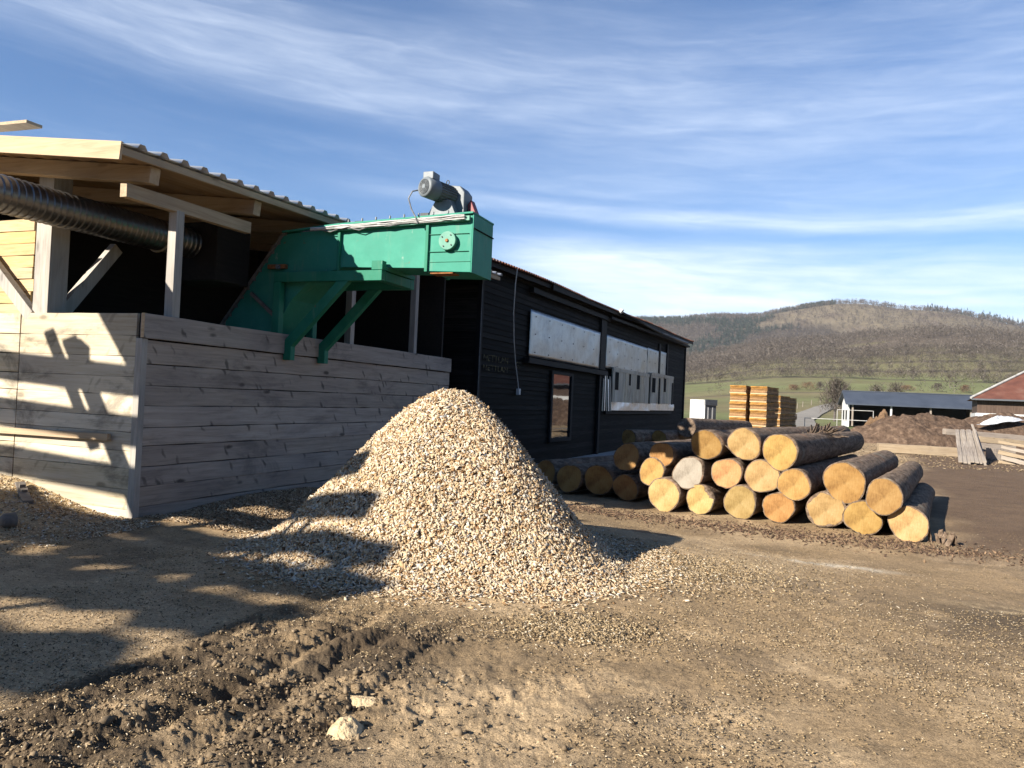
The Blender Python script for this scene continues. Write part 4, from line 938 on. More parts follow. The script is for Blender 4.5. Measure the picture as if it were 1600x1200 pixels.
# ------------------------------------------------------------------ logs
LOGS = [  # px, py, radius px, depth, length, material, label
 (1419, 820, 28.5, 9.95, 4.3, 'cut_pale', 'pale ended log at the right end of the bottom row'),
 (1348, 809, 27.5, 10.3, 4.6, 'cut', 'golden log on the ground second from right in the bottom row'),
 (1290, 797, 29, 10.65, 4.6, 'cut_pale', 'log with ragged bark rim third from right in the bottom row'),
 (1216, 793, 24, 10.95, 4.8, 'cut', 'small log with splintered bark at its right side, bottom row'),
 (1156, 785, 26, 11.2, 4.8, 'cut_pale', 'round pale log on the ground under the reddish one'),
 (1093, 781, 22.5, 11.5, 4.6, 'cut_pale', 'sunlit bottom log with a broken notch at its upper left edge'),
 (1037, 773, 26, 11.65, 4.8, 'cut_pale', 'leftmost fully sunlit log of the bottom row'),
 (977, 762, 21, 12.6, 4.6, 'cut', 'shaded log on the ground just left of the sunlit bottom row'),
 (935, 750, 24.5, 12.9, 4.6, 'cut', 'broad shaded log second from the chip pile, bottom row'),
 (889, 747, 22, 13.2, 4.6, 'cut', 'shaded log beside the chip pile, fully in view'),
 (851, 739, 20, 13.7, 4.6, 'cut', 'shaded log half hidden behind the chip pile'),
 (1381, 776, 27.5, 10.05, 4.5, 'cut', 'deep golden log in the second layer above the right end'),
 (1319, 754, 32, 10.5, 4.6, 'cut', 'thickest golden log in the second layer'),
 (1240, 757, 25, 10.85, 5.4, 'cut', 'second layer log with a dark shadow across its top'),
 (1191, 744, 26.5, 11.1, 4.8, 'cut_pale', 'pale second layer log beneath the two topmost logs'),
 (1135, 739, 24, 11.4, 4.8, 'cut_red', 'reddish rimmed log end half in shadow, second layer'),
 (1075, 739, 25, 11.65, 4.8, 'cut_grey', 'grey weathered log end in the middle of the stack'),
 (1018, 737, 21, 12.0, 4.8, 'cut', 'half shaded log wedged between grey log and shaded rows'),
 (1218.5, 706, 27.5, 11.0, 5.6, 'cut', 'topmost big log with bark peeling off its back'),
 (1162.5, 694, 25.5, 11.3, 7.2, 'cut_pale', 'top layer log with smooth pale end beside the peeling one'),
 (1103, 695, 24, 11.6, 6.4, 'cut', 'top layer log split by a vertical shadow edge'),
 (1034, 710, 20, 12.0, 4.8, 'cut', 'small top log with thick dark bark, lower half sunlit'),
 (979, 714, 21.5, 12.65, 5.0, 'cut', 'brown shaded log resting on the left end of the stack'),
 (982, 684, 12.5, 18.6, 4.0, 'cut', 'distant dim log by the shed wall behind the stack, left one'),
 (1030, 685, 12.5, 19.2, 4.0, 'cut', 'distant dim log by the shed wall behind the stack, right one'),
 (1072, 668, 15, 19.8, 4.5, 'bark', 'dark barked log against the far corner of the black shed'),
]
AXD = np.array([math.sin(R_(32.0)), math.cos(R_(32.0)), 0.0])
for i, (px, py, rp, dep, L, mk, lb) in enumerate(LOGS):
    rg = random.Random(900 + i); dep *= SHS; L *= 1.38; c = D(px, py, dep); rad = rp * dep / F
    if i <= 10: c[2] = max(gz(c[0], c[1]) + rad - .03, c[2])
    yaw = R_(32.0 + rg.uniform(-1.6, 1.6)); pit = R_(rg.uniform(-.5, .3))
    if i in (0,): yaw = R_(30.5)
    root = empty('log', c, math.pi / 2 - yaw, lb, 'log', 'felled logs stacked beside the black shed'); root.rotation_euler[1] = -pit
    nr, nc = 44, 40; tt = np.linspace(0, 1, nr); aa = np.linspace(0, 2 * math.pi, nc, endpoint=False)
    T_, A_ = np.meshgrid(tt, aa, indexing='ij'); Tf, Af = T_.ravel(), A_.ravel()
    tap = 1 - .18 * Tf; sd_ = 700 + i
    nx_, ny_ = np.cos(Af), np.sin(Af)
    lob = 1 + .045 * np.sin(2 * Af + i) + .028 * np.sin(3 * Af + 2.1 * i) + .014 * np.sin(5 * Af + 3.7 * i) + .012 * np.sin(2 * Af + Tf * 5)
    bk = .022 * (fbm(Tf * L * 3 + i * 7, Af / 6.2832 * 8 + nx_ * 2, 4, sd_) - .5) + .010 * (fbm(Tf * L * 12, ny_ * 4 + nx_ * 7, 3, sd_ + 3) - .5)
    R2 = (rad * 1.0) * tap * lob + bk
    bend = .03 * np.sin(Tf * 2.2 + i) * L * .25
    slant = .22 * rg.uniform(-1, 1)
    Xl = Tf * L + (1 - Tf) * slant * ny_ * rad + (Tf < .01) * .012 * (fbm(Af * 3, Af * 0 + i, 3, sd_) - .5)
    V = np.stack([Xl, R2 * nx_ + bend - .03 * math.sin(i) * L * .25, R2 * ny_], 1)
    ii = np.arange(nr - 1)[:, None] * nc + np.arange(nc)[None, :]; i2 = np.arange(nr - 1)[:, None] * nc + (np.arange(nc)[None, :] + 1) % nc
    c0_, c1_ = V[:nc].mean(0), V[-nc:].mean(0); cfac = .945 + .025 * np.sin(aa * 3 + i) * np.sin(aa * 7)
    if i == 2: cfac = .88 + .05 * np.sin(aa * 5 + 1) + .03 * np.sin(aa * 11)
    if i == 5: cfac = np.where(np.cos(aa - R_(140)) > .86, .74 + .05 * np.sin(aa * 17), cfac)
    in0 = c0_ + (V[:nc] - c0_) * cfac[:, None]; in1 = c1_ + (V[-nc:] - c1_) * .955
    in0[:, 0] += .004; in1[:, 0] -= .004; nb_ = len(V); k_ = np.arange(nc); k2_ = (k_ + 1) % nc
    Qb = np.concatenate([np.stack([ii, i2, i2 + nc, ii + nc], -1).reshape(-1, 4), np.stack([k2_, k_, nb_ + k_, nb_ + k2_], 1), np.stack([nb_ - nc + k_, nb_ - nc + k2_, nb_ + nc + k2_, nb_ + nc + k_], 1)])
    npmesh('bark', np.concatenate([V, in0, in1]), Qb, MAT['bark'], root, True)
    for end in (0, 1):
        base = in0 if end == 0 else in1
        inset = 1.0; ctr = base.mean(0); rings = [ctr[None]]; 
        for k in range(1, 9):
            f = k / 8 * inset; rng_ = ctr + (base - ctr) * f
            rng_[:, 0] += (-.006 if end == 0 else .006) + .004 * (RNG.random(nc) - .5); rings.append(rng_)
        VV = np.concatenate(rings); mb = MB(); fs = [(0, 1 + (k + 1) % nc, 1 + k) for k in range(nc)]
        for q_ in range(7):
            for k in range(nc): a_, b_ = 1 + q_ * nc + k, 1 + q_ * nc + (k + 1) % nc; fs.append((a_, b_, b_ + nc, a_ + nc))
        mb.add(VV, fs)
        me = mb.build('cut_end', MAT[mk], root, True)
    if i in (18, 3, 12, 2, 19):
        mb = MB(); nfl = 46 if i == 18 else 3
        for k in range(nfl):
            t = rg.uniform(.38, .62) if i == 18 else rg.uniform(.0, .08); a_ = rg.uniform(.1, 2.2) if i == 18 else rg.uniform(-.8, .6)
            rr_ = rad * (1 - .18 * t); p = Vector((t * L, rr_ * math.cos(a_), rr_ * math.sin(a_))); nrm = Vector((0, math.cos(a_), math.sin(a_))); tg = Vector((rg.uniform(-.6, .6), -math.sin(a_), math.cos(a_))).normalized()
            ln = rg.uniform(.08, .30) if i == 18 else rg.uniform(.04, .10); w_ = ln * rg.uniform(.2, .4); ax_ = tg.cross(nrm).normalized()
            pts = []
            for s_ in range(5):
                q_ = s_ / 4; cp = p + tg * (ln * q_) + nrm * (.01 + .11 * ln / .3 * q_ * q_)
                pts += [cp - ax_ * w_ * (1 - .6 * q_), cp + ax_ * w_ * (1 - .5 * q_)]
            mb.add(pts, [(2 * s_, 2 * s_ + 1, 2 * s_ + 3, 2 * s_ + 2) for s_ in range(4)])
        fl = mb.build('loose_bark', MAT['bark'], root); th_ = fl.modifiers.new('t', 'SOLIDIFY'); th_.thickness = .008
c = GG(1478, 852); mb = MB(); rg = random.Random(3)
for k in range(9):
    p = Vector((rg.uniform(-.12, .16), rg.uniform(-.1, .25), .0)); q = p + Vector((rg.uniform(-.12, .12), rg.uniform(-.05, .1), rg.uniform(.06, .2))); mb.plank(p, q, rg.uniform(.04, .09), .012, upv=(1, .3, 0), wav=.01, seg=4, seed=k)
o = mb.build('bark_slab', MAT['bark']); o.location = (c[0], c[1], gz(c[0], c[1])); tag(o, 'curled bark pieces lying in shadow right of the log stack', 'bark pieces')
def f_bark(n):
    t = RNG.uniform(-.05, 1.15, n); a_, b_ = GG(860, 790), GG(1470, 862); x = a_[0] + (b_[0] - a_[0]) * t + RNG.normal(size=n) * .40; y = a_[1] + (b_[1] - a_[1]) * t + .15 + RNG.normal(size=n) * .36; return x, y
scatter('bark_litter', 3000, f_bark, ground_hh, chipmat('bark_bits', [(0, (.04, .025, .018)), (.6, (.12, .075, .05)), (1, (.26, .17, .10))]), .015, .07, .6, 'dark bark crumbs strewn along the front of the log stack', .006)

# ------------------------------------------------------------------ sawn timber packs
def make_pack(L=4.0, w=1.3, h=.42, seed=0):
    rg = random.Random(seed); root = empty('timber_pack')
    mb = MB(); nl = 5
    for k in range(nl):
        z0 = .06 + k * h / nl; mb.plank((rg.uniform(-.05, .05), rg.uniform(-.015, .015), z0 + h / nl / 2), (L + rg.uniform(-.05, .05), rg.uniform(-.015, .015), z0 + h / nl / 2), w + rg.uniform(-.05, .03), h / nl - .008, wav=.012, seg=8, seed=seed * 9 + k)
    mb.build('boards', MAT['pack'], root)
    for x_ in (.0, 1.3, 2.6, 3.9): MB().box(x_ - .03, x_ + .07, -w / 2 + .005, w / 2 - .005, 0, .056).build('sticker', MAT['stick'], root)
    return root
def copy_thing(src):
    r = src.copy(); COL.objects.link(r)
    for ch in src.children: c_ = ch.copy(); COL.objects.link(c_); c_.parent = r
    return r
protos = [make_pack(seed=s_ + 1) for s_ in range(3)]; used = [False] * 3; ORD = ['topmost', 'second from the top', 'third from the top', 'fourth from the top', 'fifth from the top', 'bottom']
cnt = 0
for si, (px, dep, nlev, topy, nm, w_) in enumerate(((1154, 58, 6, 602, 'left front stack', .95), (1186, 57.5, 6, 603.5, 'right front stack', .95), (1213.5, 66, 6, 618, 'dark rear stack behind', .55), (1225, 72, 6, 621, 'rightmost far stack', .62))):
    tp = D(px, topy, dep); ph_ = (tp[2] + .25) / nlev
    for k in range(nlev):
        v_ = cnt % 3; src = protos[v_]
        o = src if not used[v_] else copy_thing(src); used[v_] = True; cnt += 1
        rg = random.Random(cnt); o.location = (tp[0] + rg.uniform(-.03, .03), tp[1] + rg.uniform(-.05, .05), ph_ * (nlev - 1 - k) - .25); o.rotation_euler = (0, 0, R_(90 - 31) + rg.uniform(-.012, .012)); o.scale = (1, w_, ph_ / .48)
        tag(o, f'orange sawn timber pack, {ORD[k]} in the {nm}', 'timber pack', 'stacked packs of sawn timber')

# ------------------------------------------------------------------ white booth beyond the shed
c = GG(1090, 669); bo = empty('white_booth', (c[0] - .1, c[1], -.25), R_(-62), 'white metal booth with dark slotted door side, shade included in its colour, behind the shed corner', 'booth')
hb = 2.5
MB().box(-.95, .95, .0, 1.3, 0, hb).build('body', MAT['white'], bo, bevel=.02)
MB().box(.952, .975, .03, 1.27, .05, hb - .5).build('door_side', MAT['dark_grey'], bo)  # dark door side, its shade is put into this colour too
MB().box(.952, 1.06, -.02, 1.32, hb - .48, hb + .03).build('fascia_box', MAT['dark_grey'], bo, bevel=.01)
for y in (.30, .80): MB().box(.977, .985, y, y + .12, .4, hb - .62).build('slot', MAT['white'], bo)
MB().tube([(.70, -.02, .1), (.80, -.04, 1.2), (.95, -.05, hb + .1)], .012, 5).build('cable', MAT['cable'], bo)

# ------------------------------------------------------------------ soil heaps, timbers on the right
c = GG(1452, 697); lump('soil_heap', (c[0] + .9, c[1] + 2.8, -.35), 5.6, 3.6, 2.15, MAT['soil'], 'large brown heap of bark soil behind the log stack', 'soil heap', 4, 90, .42)
c = GG(1393, 690); lump('soil_heap', (c[0] - .2, c[1] + 1.2, -.35), 1.6, 1.4, 1.85, MAT['soil_lt'], 'smaller pale brown mound at the left flank of the soil heap', 'soil heap', 6, 60, .45)
c = D(1572, 668, 52); lump('soil_heap', (c[0] + 2.2, c[1] + 2.5, -.35), 7.0, 3.6, 2.2, MAT['soil'], 'low wide brown heap in front of the red roofed barn', 'soil heap', 9, 80, .30)
rb = D(1540, 655, 52)
mb = MB(); tpn = lump('tarpaulin', tuple(D(1563, 659, 52.5)), 1.5, .45, .34, MAT['tarp'], 'crumpled white tarpaulin lying on the low heap before the red barn', 'tarpaulin', 12, 50, .7); tpn.rotation_euler = (0, -.16, .1)
def timber(name, p, q, w, h, m, label, cat, seed=1, group=None):
    p, q = [Vector((0, 0, H)) + (Vector(t_) - Vector((0, 0, H))) * SHS for t_ in (p, q)]; w *= SHS; h *= SHS; d_ = q - p; root = MB().plank((0, 0, 0), (d_.length, 0, 0), w, h, wav=.012, seg=8, seed=seed).build(name, MAT[m], bevel=.008)
    root.location = p; root.rotation_euler = d_.to_track_quat('X', 'Z').to_euler(); return tag(root, label, cat, group)
timber('squared_beam', D(1475, 674, 33), D(1625, 688, 33), .26, .26, 'beam_grey', 'long grey squared beam lying across behind the slab bundle', 'beam', 1)
timber('squared_beam', D(1528, 686, 32), D(1600, 693, 32), .24, .24, 'beam_new', 'pale fresh beam beneath the grey one, right of the slabs', 'beam', 2)
timber('squared_beam', D(1372, 699, 33), D(1520, 708, 32.2), .40, .38, 'beam_new', 'low thick pale timber between the logs and the slab bundle', 'beam', 3)
timber('bearer_block', D(1546, 712, 31), D(1562, 713, 31), .5, .62, 'beam_grey', 'stubby grey block bearing the beams right of the slabs', 'block', 4)
timber('squared_beam', D(1528, 698, 31.6), D(1585, 703, 31.6), .22, .34, 'beam_grey', 'short greyish timber under the pale fresh beam', 'beam', 5)
for k in range(5):
    p, q = D(1560 + 5 * (k % 2), 722 - 8 * k, 28.6 + .15 * k), D(1650, 746 - 10 * k, 27.6 + .15 * k)
    timber('sawn_plank', p, q, .42, .16 - .015 * k, 'beam_new' if k % 2 == 0 else 'slab', ['lowest thick pale plank of the skewed pile at the right edge', 'grey plank second from below in the skewed right pile', 'pale plank in the middle of the skewed right pile', 'grey plank second from top in the skewed right pile', 'top pale plank of the skewed right pile'][k], 'plank', 20 + k, 'skewed plank pile at the right edge')
SL_ = ['leftmost', 'second', 'third', 'fourth', 'fifth', 'sixth', 'rightmost']
for k in range(7):
    p = D(1501 + 6.2 * k, 722 + (k % 3), 26.9); q = D(1495 + 4.6 * k, 672 + (k % 2) * 2, 30.5)
    timber('wood_slab', p, q, .13 + .03 * (k % 3 == 1), .05, 'slab', f'{SL_[k]} of the greyish slabs leaning on the long beam', 'slab', 40 + k, 'slabs leaning on the beams')
timber('wood_slab', D(1541, 731, 26.6), D(1519, 663, 29.8), .08, .04, 'slab', 'thin pole leaning askew right of the slab bundle', 'pole', 60)
def f_heap(n):
    x = 17 + RNG.normal(size=n) * 7; y = 28 + np.abs(RNG.normal(size=n)) * 9; return x, y
scatter('yard_bark', 1600, f_heap, ground_hh, MAT['clods'], .03, .16, .3, 'sticks and bark strewn over the brown earth on the right', .03)

# ------------------------------------------------------------------ barns in the distance
L0, L1 = D(1320, 614, 103), D(1523, 618.5, 99); L0[2] = L1[2] = (L0[2] + L1[2]) / 2
d_ = (L1 - L0); bl = float(np.hypot(d_[0], d_[1])); ba = math.atan2(d_[1], d_[0]); rzt = float(L0[2])
bb = empty('blue_roofed_barn', (L0[0], L0[1], 0), ba, 'long open barn with blue grey roof and white gable across the fields', 'barn')
hw = 2.9; ez = rzt - 1.5
rf = MB().prism([(-hw - .5, ez - .2), (0, rzt), (hw + .5, ez - .2), (hw + .5, ez - .06), (0, rzt + .16), (-hw - .5, ez - .06)], 0, -.35, bl).build('roof', MAT['blue_roof'], bb)
MB().box(-.3, bl, -.15, .15, rzt + .14, rzt + .24).build('ridge_cap', MAT['blue_roof'], rf)
MB().prism([(-hw + .3, -.4), (-hw + .3, ez), (0, rzt - .12), (hw - .3, ez), (hw - .3, -.4)], 0, .1, .25).build('gable_wall', MAT['white'], bb)
for y in (-1.7, .5): MB().box(.05, .098, y, y + .8, .7, 2.1).build('gable_window', MAT['dark_gap'], bb)
MB().box(.3, bl, hw - .3, hw, 0, ez).build('back_wall', MAT['dark_in'], bb)
MB().box(bl - .2, bl, -hw, hw, 0, ez).build('end_wall', MAT['brown_boards'], bb)
for x_ in (.6, 5.2, 9.8, 14.4): MB().box(x_ - .1, x_ + .1, -hw + .05, -hw + .25, 0, ez).build('post', MAT['white' if x_ > 5 and x_ < 6 else 'beam_grey'], bb)
MB().box(3.4, 5.4, -1.6, -.2, .0, 1.3).build('stored_crates', MAT['brown_boards'], bb)
E0 = D(1518, 622, 72); E0[2] = 3.55
rbn = empty('red_roofed_barn', (E0[0], E0[1], 0), R_(-29), 'brown boarded barn with rust red hipped roof and white plinth', 'barn')
MB().add([(0, 0, 3.55), (18, 0, 3.55), (18, 14, 3.55), (0, 14, 3.55), (5.6, 6.5, 7.0), (14, 6.5, 7.0)], [(0, 1, 5, 4), (1, 2, 5), (2, 3, 4, 5), (3, 0, 4), (0, 3, 2, 1)]).build('roof', MAT['red_roof'], rbn)
MB().box(.5, 17.5, .8, 13, 2.2, 3.5).build('board_wall', MAT['brown_boards'], rbn)
MB().box(.4, 17.6, .7, 13.1, -.4, 2.2).build('plinth', MAT['white'], rbn)
MB().box(.0, 18, .0, .12, 3.40, 3.545).build('gutter', MAT['dark_grey'], rbn)
MB().tube([(-.05, -.05, 3.6), (5.55, 6.45, 7.05)], .12, 8).build('hip_tiles', MAT['concrete'], rbn)
# white rail frame before the blue barn
rl = empty('white_railing', D(1308, 652, 74), R_(-36), 'white tubular railing frame in front of the blue roofed barn', 'railing')
rl.location[2] = 0.0
zt_ = D(1308, 640, 74)[2]
for x_ in (0, 3.2): MB().tube([(x_, 0, 0), (x_, 0, zt_)], .032, 6).build('rail_post', MAT['concrete'], rl)
MB().tube([(0, 0, zt_), (3.2, 0, zt_)], .03, 6).build('top_rail', MAT['concrete'], rl)
MB().tube([(-3.0, 0, zt_ - .95), (3.2, 0, zt_ - .95)], .035, 6).build('low_rail', MAT['concrete'], rl)
MB().tube([(-3.0, 0, 0), (-3.0, 0, zt_ - .9)], .035, 6).build('rail_post', MAT['concrete'], rl)
# gravel track
TR = [G(1218, 690, 0), G(1236, 668, 0), D(1246, 657, 130), D(1262, 646, 165), D(1290, 638, 205), D(1330, 634.5, 260), D(1372, 632, 330)]
V = []; tn = 40
cx = np.interp(np.linspace(0, 1, tn), np.linspace(0, 1, len(TR)), [p[0] for p in TR]); cy = np.interp(np.linspace(0, 1, tn), np.linspace(0, 1, len(TR)), [p[1] for p in TR])
for k in range(tn):
    t_ = np.array([cx[min(k + 1, tn - 1)] - cx[max(k - 1, 0)], cy[min(k + 1, tn - 1)] - cy[max(k - 1, 0)]]); t_ /= np.linalg.norm(t_); nx_ = np.array([t_[1], -t_[0]])
    for s_ in (-2.6, -1.3, 0, 1.3, 2.6): x_, y_ = cx[k] + nx_[0] * s_, cy[k] + nx_[1] * s_; V.append((x_, y_, gz(x_, y_) + .18 + .05 * (2.6 - abs(s_))))
tag(npmesh('track', np.array(V), gridfaces(tn, 5), MAT['track'], None, True), kind='structure')
for k in range(14):
    t_ = k / 13; q = 1.15 + 3.6 * t_; i0 = min(int(q), 5); f_ = q - i0; p = TR[i0] * (1 - f_) + TR[min(i0 + 1, 6)] * f_; x_, y_ = p[0] - 4.2, p[1] + 4.0
    z_ = gz(x_, y_); o = MB().tube([(0, 0, -.2), (.02, 0, .8), (.05, 0, 1.55)], [.09, .08, .06], 6).build('fence_post', MAT['beam_grey']); o.location = (x_, y_, z_)
    tag(o, 'weathered wooden fence post in the row along the gravel track', 'fence post', 'fence posts along the track')

# ------------------------------------------------------------------ trees and brush
def twigs(n, h, rw, base, wid, ln, rg, lean=.5):
    c = np.stack([rg.normal(size=n) * rw * .42, rg.normal(size=n) * rw * .42, base + (h - base) * rg.beta(2.0, 1.6, n)], 1)
    k = 1.15 - .75 * np.clip((c[:, 2] - base) / (h - base), 0, 1); c[:, :2] *= k[:, None]
    d_ = rg.normal(size=(n, 3)); d_[:, :2] += c[:, :2] / max(rw, .1) * 1.2; d_[:, 2] = np.abs(d_[:, 2]) * .9 + lean; d_ /= np.linalg.norm(d_, axis=1)[:, None]
    s_ = np.cross(d_, rg.normal(size=(n, 3))); s_ /= np.linalg.norm(s_, axis=1)[:, None]; ll = ln * rg.uniform(.5, 1.4, n)[:, None]
    return np.stack([c - d_ * ll * .5 - s_ * wid, c - d_ * ll * .5 + s_ * wid, c + d_ * ll * .5], 1)
def bare_tree(px, dep, h, label, n=900, rw=None):
    p = D(px, 640, dep); z = gz(p[0], p[1]); root = empty('bare_tree', (p[0], p[1], z), 0, label, 'tree', 'bare trees behind the blue roofed barn'); rw = rw or h * .42; rg = np.random.default_rng(int(px))
    mb = MB(); mb.tube([(0, 0, -.3), (.1, 0, h * .3), (.0, .1, h * .6), (0, 0, h * .9)], [h * .03, h * .022, h * .014, h * .004], 7)
    for k in range(9):
        t = .22 + .07 * k; a_ = k * 2.4; mb.tube([(0, 0, h * t), (math.cos(a_) * rw * .4, math.sin(a_) * rw * .4, h * (t + .15)), (math.cos(a_) * rw * .8, math.sin(a_) * rw * .8, h * (t + .32))], [h * .012, h * .007, h * .002], 5)
    mb.build('trunk', MAT['trunk'], root)
    T = twigs(n, h, rw, h * .22, .035, h * .16, rg); npmesh('crown', T.reshape(-1, 3), np.arange(n * 3).reshape(-1, 3), MAT['twig'], root, k=3)
bare_tree(1304, 128, 7.4, 'bare bushy tree at the left gable of the blue barn', 1500, 3.2)
bare_tree(1318, 140, 7.0, 'slender bare tree just behind the white gable', 700, 2.4)
bare_tree(1368, 150, 7.2, 'left of the two bare trees behind the blue roof', 900)
bare_tree(1398, 155, 7.6, 'right of the two bare trees behind the blue roof', 1000, 3.4)
for px, dep, w_, h_, lb in ((1262, 395, 7, 4.5, 'reddish low bush in the green field, left of the lone round one'), (1281, 395, 3, 4.5, 'small round bush alone in the green field'), (1240, 400, 5, 3, 'flat brown bush left of the reddish one in the field'), (1465, 380, 4.5, 4.5, 'rounded bush above the right half of the blue roof'), (1508, 380, 3.5, 4, 'small bush near the red roof in the green field'), (1415, 385, 6, 3.0, 'low russet bush above the middle of the blue roof')):
    p = D(px, 610, dep); n = 420; rg = np.random.default_rng(int(px)); T = twigs(n, h_, w_, .1, .10, 1.1, rg, .2)
    o = npmesh('bush', T.reshape(-1, 3), np.arange(n * 3).reshape(-1, 3), MAT['bush'] if 'red' in lb or 'russet' in lb or 'brown' in lb else MAT['twig'], None, k=3); o.location = (p[0], p[1], gz(p[0], p[1])); tag(o, lb, 'bush', 'bushes in the green field')
def wood_stuff(name, pts, hs, n, wid, ln, rwf, m, label, cat, trunk=None):
    rg = np.random.default_rng(len(pts)); base = [twigs(n, 1.0, rwf, .12, wid, ln, rg) for _ in range(9)]
    out = []; tr = []
    for k, ((x, y), h) in enumerate(zip(pts, hs)): out.append((x, y, h, k % 9))
    z = terrain_h(pts[:, 0], pts[:, 1]); A = np.concatenate([base[k % 9][None] * hs[k] + np.array([pts[k, 0], pts[k, 1], z[k]]) for k in range(len(pts))]).reshape(-1, 3)
    o = npmesh(name, A, np.arange(len(A)).reshape(-1, 3), m, None, k=3); tag(o, label, cat, kind='stuff')
    return o
def polar(n, r0, r1, a0=.14, a1=.64): 
    a = RNG.uniform(a0, a1, n); r = np.sqrt(RNG.uniform(r0 * r0, r1 * r1, n)); return a, r, np.stack([r * np.sin(a), r * np.cos(a)], 1)
a, r, p = polar(16000, 380, 1000); k = (hedge_rows(a, r) > .35) & (RNG.uniform(size=len(a)) < np.where(r < 480, .07, .62)); k |= (RNG.uniform(size=len(a)) < .06 * sstep(r, 680, 900)); p = p[k]
hs = RNG.uniform(5, 11, len(p)); wood_stuff('hedgerow', p, hs, 60, .014, .22, .75, MAT['twig'], 'bare brown hedgerows between the fields on the hillside', 'hedgerow')
a, r, p = polar(14000, 830, 1500); dn = fbm(p[:, 0] * .009, p[:, 1] * .009, 4, 801); k = RNG.uniform(size=len(a)) < sstep(dn, .38, .60) * .55 + .06; p = p[k]
hs = RNG.uniform(8, 15, len(p)); wood_stuff('bare_wood', p, hs, 34, .017, .24, .6, MAT['twig'], 'leafless woodland covering the nearer knoll', 'woodland')
a, r, p = polar(17000, 1550, 2850); dn = fbm(p[:, 0] * .004, p[:, 1] * .004, 4, 811); cl = (r + 500 * (fbm(p[:, 0] * .003, p[:, 1] * .003, 4, 306) - .5) > 2200) & (a + .12 * (fbm(p[:, 0] * .004, p[:, 1] * .004, 4, 308) - .5) > .335)
con = (.85 * sstep(dn, .48, .58) * (1 - sstep(a, .33, .46)) > RNG.uniform(size=len(a))) & ~cl
k = ~con & (RNG.uniform(size=len(a)) < np.where(cl, .30, .75)); pb = p[k]; wood_stuff('far_wood', pb, RNG.uniform(11, 19, len(pb)), 22, .03, .26, .5, MAT['twig'], 'leafless woods on the far hill', 'woodland')
def conifers(name, pts, hs, label):
    rg = np.random.default_rng(3); T = []
    z = terrain_h(pts[:, 0], pts[:, 1])
    for j in range(len(pts)):
        n = 26; t = rg.uniform(.08, 1, n); a_ = rg.uniform(0, 6.283, n); rr_ = .20 * (1 - t) + .02
        c = np.stack([np.cos(a_) * rr_ * .6, np.sin(a_) * rr_ * .6, t], 1); o_ = np.stack([np.cos(a_) * rr_ * 1.5, np.sin(a_) * rr_ * 1.5, t - .10], 1); u_ = c + np.array([0, 0, .14]); s_ = np.stack([-np.sin(a_), np.cos(a_), np.zeros(n)], 1) * (.09 * (1.1 - t))[:, None]
        T.append(np.stack([o_ - s_, o_ + s_, u_], 1) * hs[j] + np.array([pts[j, 0], pts[j, 1], z[j]]))
    A = np.concatenate(T).reshape(-1, 3); o = npmesh(name, A, np.arange(len(A)).reshape(-1, 3), MAT['conifer'], None, k=3); tag(o, label, 'conifers', kind='stuff')
pc = p[con]
a, r, p3 = polar(900, 2600, 2790, .355, .43); kk = fbm(a * 60, r * .01, 3, 5) > .42
a4 = RNG.uniform(.49, .63, 170); r4 = RNG.uniform(2680, 2860, 170); p4 = np.stack([r4 * np.sin(a4), r4 * np.cos(a4)], 1)
allc = np.concatenate([pc, p3[kk & (a < .395)], p4]); conifers('conifer_wood', allc, np.concatenate([RNG.uniform(11, 19, len(allc) - 170), RNG.uniform(10, 27, 170)]), 'dark conifer patches and the spiky ridge line on the far hill')

# ------------------------------------------------------------------ the timber frame left of the photographer: it throws the barred shadow
ev = np.array([math.cos(SAZ), -math.sin(SAZ), 0.0]); sv = np.array([math.sin(SAZ), math.cos(SAZ), 0.0]); SD = -3.5
def SP(e, w, off=0.0): return Vector(ev * e + sv * (SD + off) + np.array([0, 0, w - (SD + off) * math.tan(SEL)]))
tf = empty('timber_rack', tuple(SP(-9, 0))[:2] + (0,), 0, 'tall open timber rack of sloping beams left of the photographer, outside the picture', 'timber rack')
o0 = Vector(tf.location)
for k, (w7, tip, tk) in enumerate(((3.28, -7.5, .30), (2.70, -6.78, .30), (2.12, -6.2, .30), (1.60, -5.72, .28), (1.12, -5.4, .42), (.56, -4.95, .46), (.0, -4.45, .30))):
    sl = .25 if k == 3 else .22; e0 = -12.6
    of_ = 0.0 if k < 2 else -1.2 if k < 3 else -3.2 if k < 4 else -6.0
    MB().plank(SP(e0, w7 + sl * (e0 + 7), of_) - o0, SP(tip, w7 + sl * (tip + 7), of_) - o0, .12, tk, wav=.0 if k < 3 else .045 if k < 4 else .10, seg=4 if k < 3 else 26, seed=70 + k).build('beam', MAT['old_u'], tf)
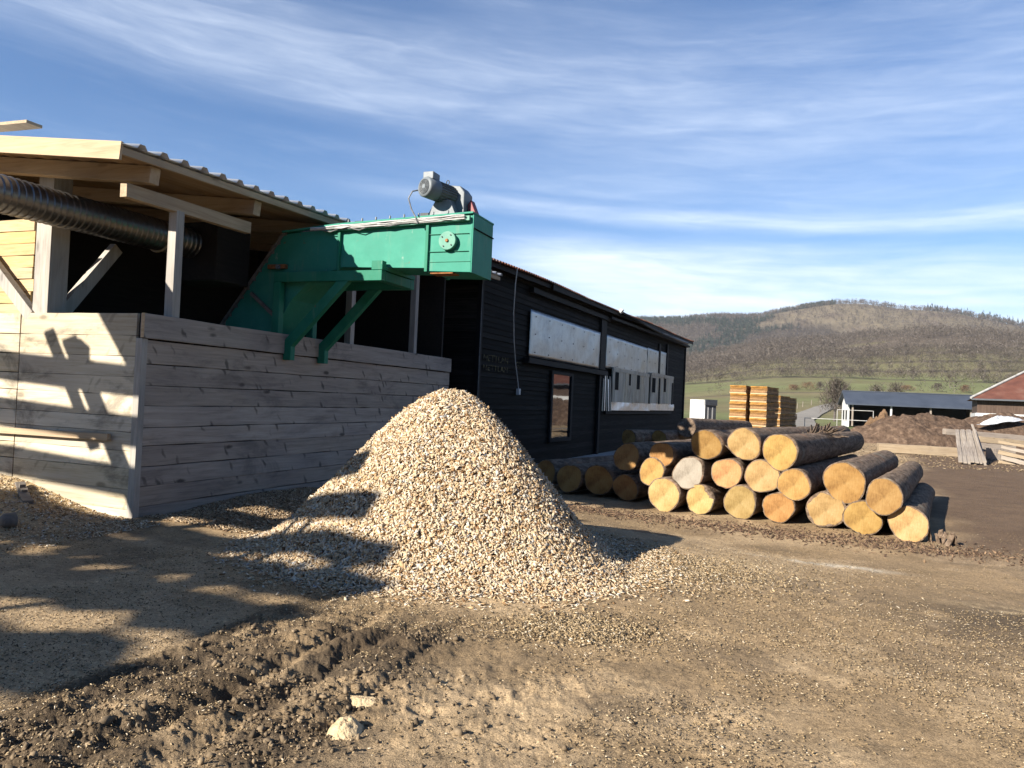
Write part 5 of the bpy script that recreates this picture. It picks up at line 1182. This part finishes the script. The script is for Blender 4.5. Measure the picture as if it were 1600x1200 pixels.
for k, (e, of_) in enumerate(((-12.0, -1.34), (-7.2, -1.34), (-12.0, -3.34), (-6.9, -3.34), (-12.0, -6.14), (-6.3, -6.14))):
    t_ = SP(e, 2.2 if of_ > -2 else 1.9 + .2 * (e + 7) if of_ > -4 else 1.4 + .2 * (e + 7), of_); MB().bar(Vector((t_.x, t_.y, -.1)) - o0, t_ - o0, .12, .12, tuple(sv)).build('upright', MAT['pale_z'], tf)
for e in (-12.2, -8.9, -7.95): MB().bar(Vector((SP(e, 0, -.14).x, SP(e, 0, -.14).y, -.1)) - o0, SP(e, 3.6 + .2 * (e + 9), -.14) - o0, .16, .14, tuple(sv)).build('upright', MAT['pale_z'], tf, bevel=.01)
def dg(e0, w0, e1, w1, wd): MB().bar(SP(e0, w0, .14) - o0, SP(e1, w1, .14) - o0, .08, wd, (0, 0, 1)).build('diagonal', MAT['pale_z'], tf, bevel=.01)
dg(-10.45, 4.0, -9.36, 2.72, .40); dg(-10.85, 2.92, -10.10, 1.75, .17); dg(-10.55, 2.92, -9.35, 1.1, .24)
MB().box(-.1, .1, -.1, .1, -.1, .1).build('peg', MAT['pale_z'], tf, loc=SP(-10.38, 2.80, .1) - o0)

# ------------------------------------------------------------------ thin haze over the valley
hm = bpy.data.materials.new('valley_haze'); hm.use_nodes = True; hn = hm.node_tree; hn.nodes.remove(hn.nodes['Principled BSDF'])
pv = hn.nodes.new('ShaderNodeVolumePrincipled'); pv.inputs['Density'].default_value = .00006; pv.inputs['Color'].default_value = (.86, .91, 1.0, 1); pv.inputs['Anisotropy'].default_value = .2
hn.links.new(pv.outputs[0], hn.nodes['Material Output'].inputs['Volume'])
hz_ = MB().box(-4300, 4300, -600, 4300, -30, 460).build('haze', hm); tag(hz_, kind='stuff')

# ------------------------------------------------------------------ hall added behind the photographer to block sky light; shows only in reflections
hl = empty('added_hall', (-18.0, -8.2, 0), R_(0), 'long dark boarded hall added behind the photographer to block sky light, outside the picture', 'hall')
MB().box(0, 52, -10, 0, -.3, 4.4).build('wall', MAT['beam_grey'], hl)
MB().prism([(.8, 4.35), (-5, 6.6), (-10.8, 4.35), (-10.8, 4.5), (-5, 6.8), (.8, 4.5)], 0, -.6, 52.6).build('roof', MAT['blue_roof'], hl)
for x_ in (4, 14, 24): MB().box(x_, x_ + 4.5, .02, .08, 0, 3.4).build('door', MAT['black_post'], hl)
